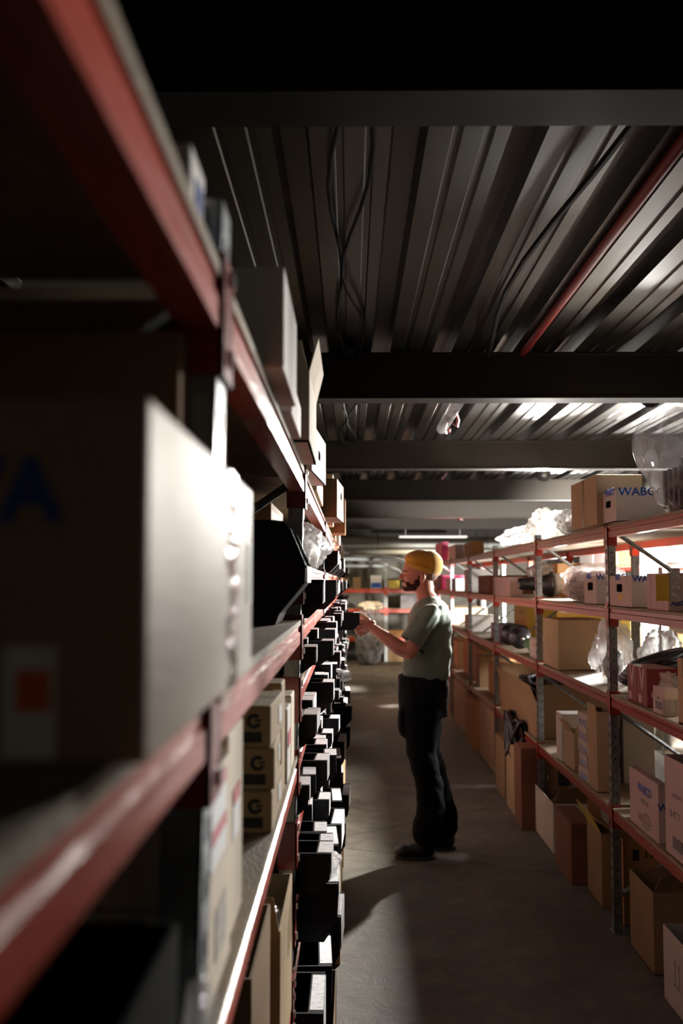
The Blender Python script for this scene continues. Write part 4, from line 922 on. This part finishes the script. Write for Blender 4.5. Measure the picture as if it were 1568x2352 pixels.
hand(b, Q(858, 1447, .10), pf,
     [[Q(838, 1432, .045), Q(828, 1428, .030), Q(822, 1432, .022), Q(818, 1436, .018)],
      [Q(836, 1439, .048), Q(826, 1440, .032), Q(820, 1444, .024), Q(816, 1447, .018)],
      [Q(838, 1446, .048), Q(829, 1450, .034), Q(823, 1453, .026), Q(820, 1455, .022)],
      [Q(841, 1451, .046), Q(834, 1456, .036), Q(829, 1458, .030), Q(826, 1460, .026)]],
     [Q(843, 1428, .040), Q(835, 1420, .020), Q(829, 1416, .006)], (.040, .026, .030), Matrix.Rotation(-.6, 3, 'Y'))
body = b.build('body', M_skin, man); bake(body, [REM(.0040), SM(3, .5)])
# eye: closed lid line, lashes and brow, near side and far side
for s in (-1, 1):
    b = MB(); b.ell(Q(932, 1320, s*.028), (.011, .013, .0085), sub=2); b.build('eyelid', M_skin, man)
    b = MB(); limb(b, [Q(927.8, 1321.5, s*.022), Q(929, 1322.8, s*.034), Q(934, 1322.4, s*.043)], [.0016, .0020, .0012], 6, 3); b.build('eyelashes', M_beard, man)
    b = MB(); limb(b, [Q(924.5, 1313.2, s*.014), Q(926.5, 1311, s*.034), Q(935, 1311.8, s*.054)], [.0028, .0036, .002], 6, 3); b.build('eyebrow', M_beard, man)
# beard along the jaw, moustache
b = MB()
b.ell(Q(936, 1351), (.031, .038, .021), sub=3); b.ell(Q(946, 1347, -.026), (.036, .030, .026), sub=3); b.ell(Q(946, 1347, .026), (.036, .030, .026), sub=3)
b.ell(Q(957, 1337, -.048), (.020, .018, .030), sub=3); b.ell(Q(957, 1337, .048), (.020, .018, .030), sub=3)
b.ell(Q(961, 1324, -.056), (.010, .014, .022), sub=2); b.ell(Q(961, 1324, .056), (.010, .014, .022), sub=2)
b.ell(Q(930, 1346.5), (.014, .024, .008), sub=2); b.ell(Q(938, 1341, -.040), (.018, .012, .020), sub=2); b.ell(Q(938, 1341, .040), (.018, .012, .020), sub=2)
bake(b.build('beard', M_beard, man), [REM(.004), SM(3), ('DISPLACE', dict(strength=0.0))])
b = MB(); limb(b, [Q(934, 1339, -.036), Q(927.5, 1334.8, -.020), Q(925.3, 1334.0, 0), Q(927.5, 1334.8, .020), Q(934, 1339, .036)], [.0055, .0068, .0058, .0068, .0055], 8, 4)
b.build('moustache', M_beard, man)
# cropped hair below the beanie
b = MB(); b.ell(Q(983, 1322), (.058, .0690, .042), sub=3); bake(b.build('hair', mat('very short hair', (.13, .06, .04), .8, bump=.5, bscale=200), man), [SM(1)])
# beanie
b = MB()
b.ell(Q(970, 1298), (.108, .090, .092), Matrix.Rotation(.38, 3, 'Y'), sub=4); b.ell(Q(985, 1297), (.086, .087, .086), sub=3)
b.ell(Q(955, 1285), (.068, .080, .050), Matrix.Rotation(.2, 3, 'Y'), sub=3)
cap = b.build('beanie', M_beanie, man)
# cut the underside to the slanting brim line (high at the brow, low at the nape)
bake(cap, [REM(.005), SM(14)])
bmx = bmesh.new(); bmx.from_mesh(cap.data)
pa, pb = Q(924, 1300), Q(1000, 1323); d_ = (pb-pa).normalized(); nrm = Vector((-d_.z, 0, d_.x)); nrm = nrm if nrm.z > 0 else -nrm
g = bmesh.ops.bisect_plane(bmx, geom=bmx.verts[:]+bmx.edges[:]+bmx.faces[:], plane_co=pa, plane_no=nrm, clear_inner=True)
bmesh.ops.contextual_create(bmx, geom=[e for e in g['geom_cut'] if isinstance(e, bmesh.types.BMEdge)])
bmx.to_mesh(cap.data); bmx.free()
for p in cap.data.polygons: p.use_smooth = True
b = MB(); c0 = (Q(929, 1297)+Q(1003, 1320))/2; pts = []
dd = (Q(1003, 1320)-Q(929, 1297)); hl = dd.length/2; dn = dd.normalized(); up_ = Vector((-dn.z, 0, dn.x)); up_ = up_ if up_.z > 0 else -up_
pr_ = []
for k in range(41):
    a = 2*PI*k/40; pr_.append(c0 + dn*math.cos(a)*(hl-.010) + Vector((0, 1, 0))*math.sin(a)*.078)
rows = []
for off, w_ in ((-.004, .002), (-.002, .011), (.012, .0145), (.030, .013), (.040, .002)):
    rows.append([p + up_*off + (p-c0).normalized()*w_ for p in pr_[:-1]])
vr = [[b.b.verts.new(p) for p in row] for row in rows]
for i in range(len(vr)-1):
    for k in range(40): b.b.faces.new((vr[i][k], vr[i][(k+1) % 40], vr[i+1][(k+1) % 40], vr[i+1][k])).smooth = True
b.b.faces.new(vr[0][::-1]); b.b.faces.new(vr[-1])
b.build('folded_brim', M_beanie, cap)
# shirt
b = MB()
loft(b, [ring(925, 1030, 1557, .178), ring(925, 1032, 1535, .176), ring(929, 1036, 1500, .170), ring(931, 1038, 1460, .176, ti=.05), ring(936, 1036, 1425, .188), ring(945, 1030, 1400, .19), ring(956, 1021, 1386, .15), ring(964, 1008, 1377, .085), ring(968, 1002, 1372, .070)])
for s, a_, e_ in ((-1, SH[0], [Q(966, 1440, -.22), Q(944, 1473, -.235)]), (1, SH[1], [Q(964, 1442, .215), Q(942, 1470, .225)])):
    limb(b, [a_, e_[0], e_[1]], [.068, .066, .066], 18)
b.ell(Q(1019, 1540, .02), (.03, .12, .03), sub=3)
sh = b.build('t_shirt', M_shirt, man); bake(sh, [REM(.0065), SM(6, .5)])
# folds: pull the cloth about along slanting creases
me = sh.data
me.update(); nn = [v.normal.copy() for v in me.vertices]
for v, n in zip(me.vertices, nn):
    p = v.co; k = noise.noise(Vector((p.x*7+p.z*6, p.y*5, p.z*9-p.x*8)))*.012 + (abs(noise.noise(Vector((p.x*12-p.z*14, p.y*8, p.z*6+p.x*8+3)))))*.016
    v.co = p + n*(k-.003)
# trim sleeves flat at the hem
bmx = bmesh.new(); bmx.from_mesh(me)
for s in (-1, 1):
    h0 = Q(941, 1473, s*.23); dr = (Q(941, 1473, s*.23)-Q(962, 1440, s*.22)).normalized()
    near = [f for f in bmx.faces if (f.calc_center_median()-h0).length < .14 and abs(f.calc_center_median().y) > .165 and f.calc_center_median().x < Q(967, 1480).x]
    ge = set(near); gv = set(v for f in near for v in f.verts); gd = set(e for f in near for e in f.edges)
    bmesh.ops.bisect_plane(bmx, geom=list(ge)+list(gv)+list(gd), plane_co=h0, plane_no=-dr, clear_inner=True)
bmx.to_mesh(me); bmx.free()
for p in me.polygons: p.use_smooth = True
# trousers
b = MB()
loft(b, [ring(914, 1029, 1549, .180), ring(912, 1031, 1575, .186), ring(913, 1030, 1610, .186), ring(917, 1027, 1645, .175)])
hipn, hipf = Q(972, 1590, -.095), Q(974, 1590, .095)
limb(b, [hipn, Q(967, 1660, -.11), Q(968, 1730, -.11), Q(985, 1800, -.105), Q(990, 1860, -.10), Q(983, 1912, -.10)], [.125, .112, .086, .080, .084, .098], 20)
limb(b, [hipf, Q(974, 1660, .10), Q(980, 1730, .10), Q(1002, 1800, .10), Q(1016, 1860, .10), Q(1020, 1898, .10)], [.125, .110, .082, .078, .080, .084], 20)
b.ell(Q(925, 1655, -.10), (.03, .06, .10), sub=3)                 # stuffed side pocket
tr = b.build('trousers', M_pants, man)
bake(tr, [REM(.009), SM(4)])
for v in tr.data.vertices:
    p = v.co; k = abs(noise.noise(Vector((p.x*9, p.y*6, p.z*11))))*.014; v.co = p + v.normal*(k-.004)
bmx = bmesh.new(); bmx.from_mesh(tr.data)
bmesh.ops.bisect_plane(bmx, geom=bmx.verts[:]+bmx.edges[:]+bmx.faces[:], plane_co=(0, 0, .045), plane_no=(0, 0, 1), clear_inner=True)
bmx.to_mesh(tr.data); bmx.free()
for p in tr.data.polygons: p.use_smooth = True
# shoes
def shoe(pt, ph, dy):
    toe, heel = atY(pt, 1940, YP+dy).x-OX, atY(ph, 1940, YP+dy).x-OX; L_ = heel-toe
    b = MB()
    b.ell((toe+L_*.24, dy, .045), (L_*.25, .046, .038)); b.ell((toe+L_*.55, dy, .055), (L_*.34, .042, .045)); b.ell((heel-L_*.2, dy, .065), (L_*.2, .038, .058)); b.ell((toe+L_*.72, dy, .10), (L_*.2, .045, .05))
    bake(b.build('shoe', M_shoe, man), [REM(.006), SM(2)])
    o = man.children[-1]
    b = MB(); pr2 = [(toe+L_*(.5-.5*math.cos(a)), dy+.047*math.sin(a)*(1-.15*math.cos(a*1))) for a in [2*PI*k/24 for k in range(24)]]
    b.prism(pr2, 'z', 0.0, .018); b.build('shoe_sole', M_sole, man)
shoe(906, 1001, -.10); shoe(955, 1046, .11)
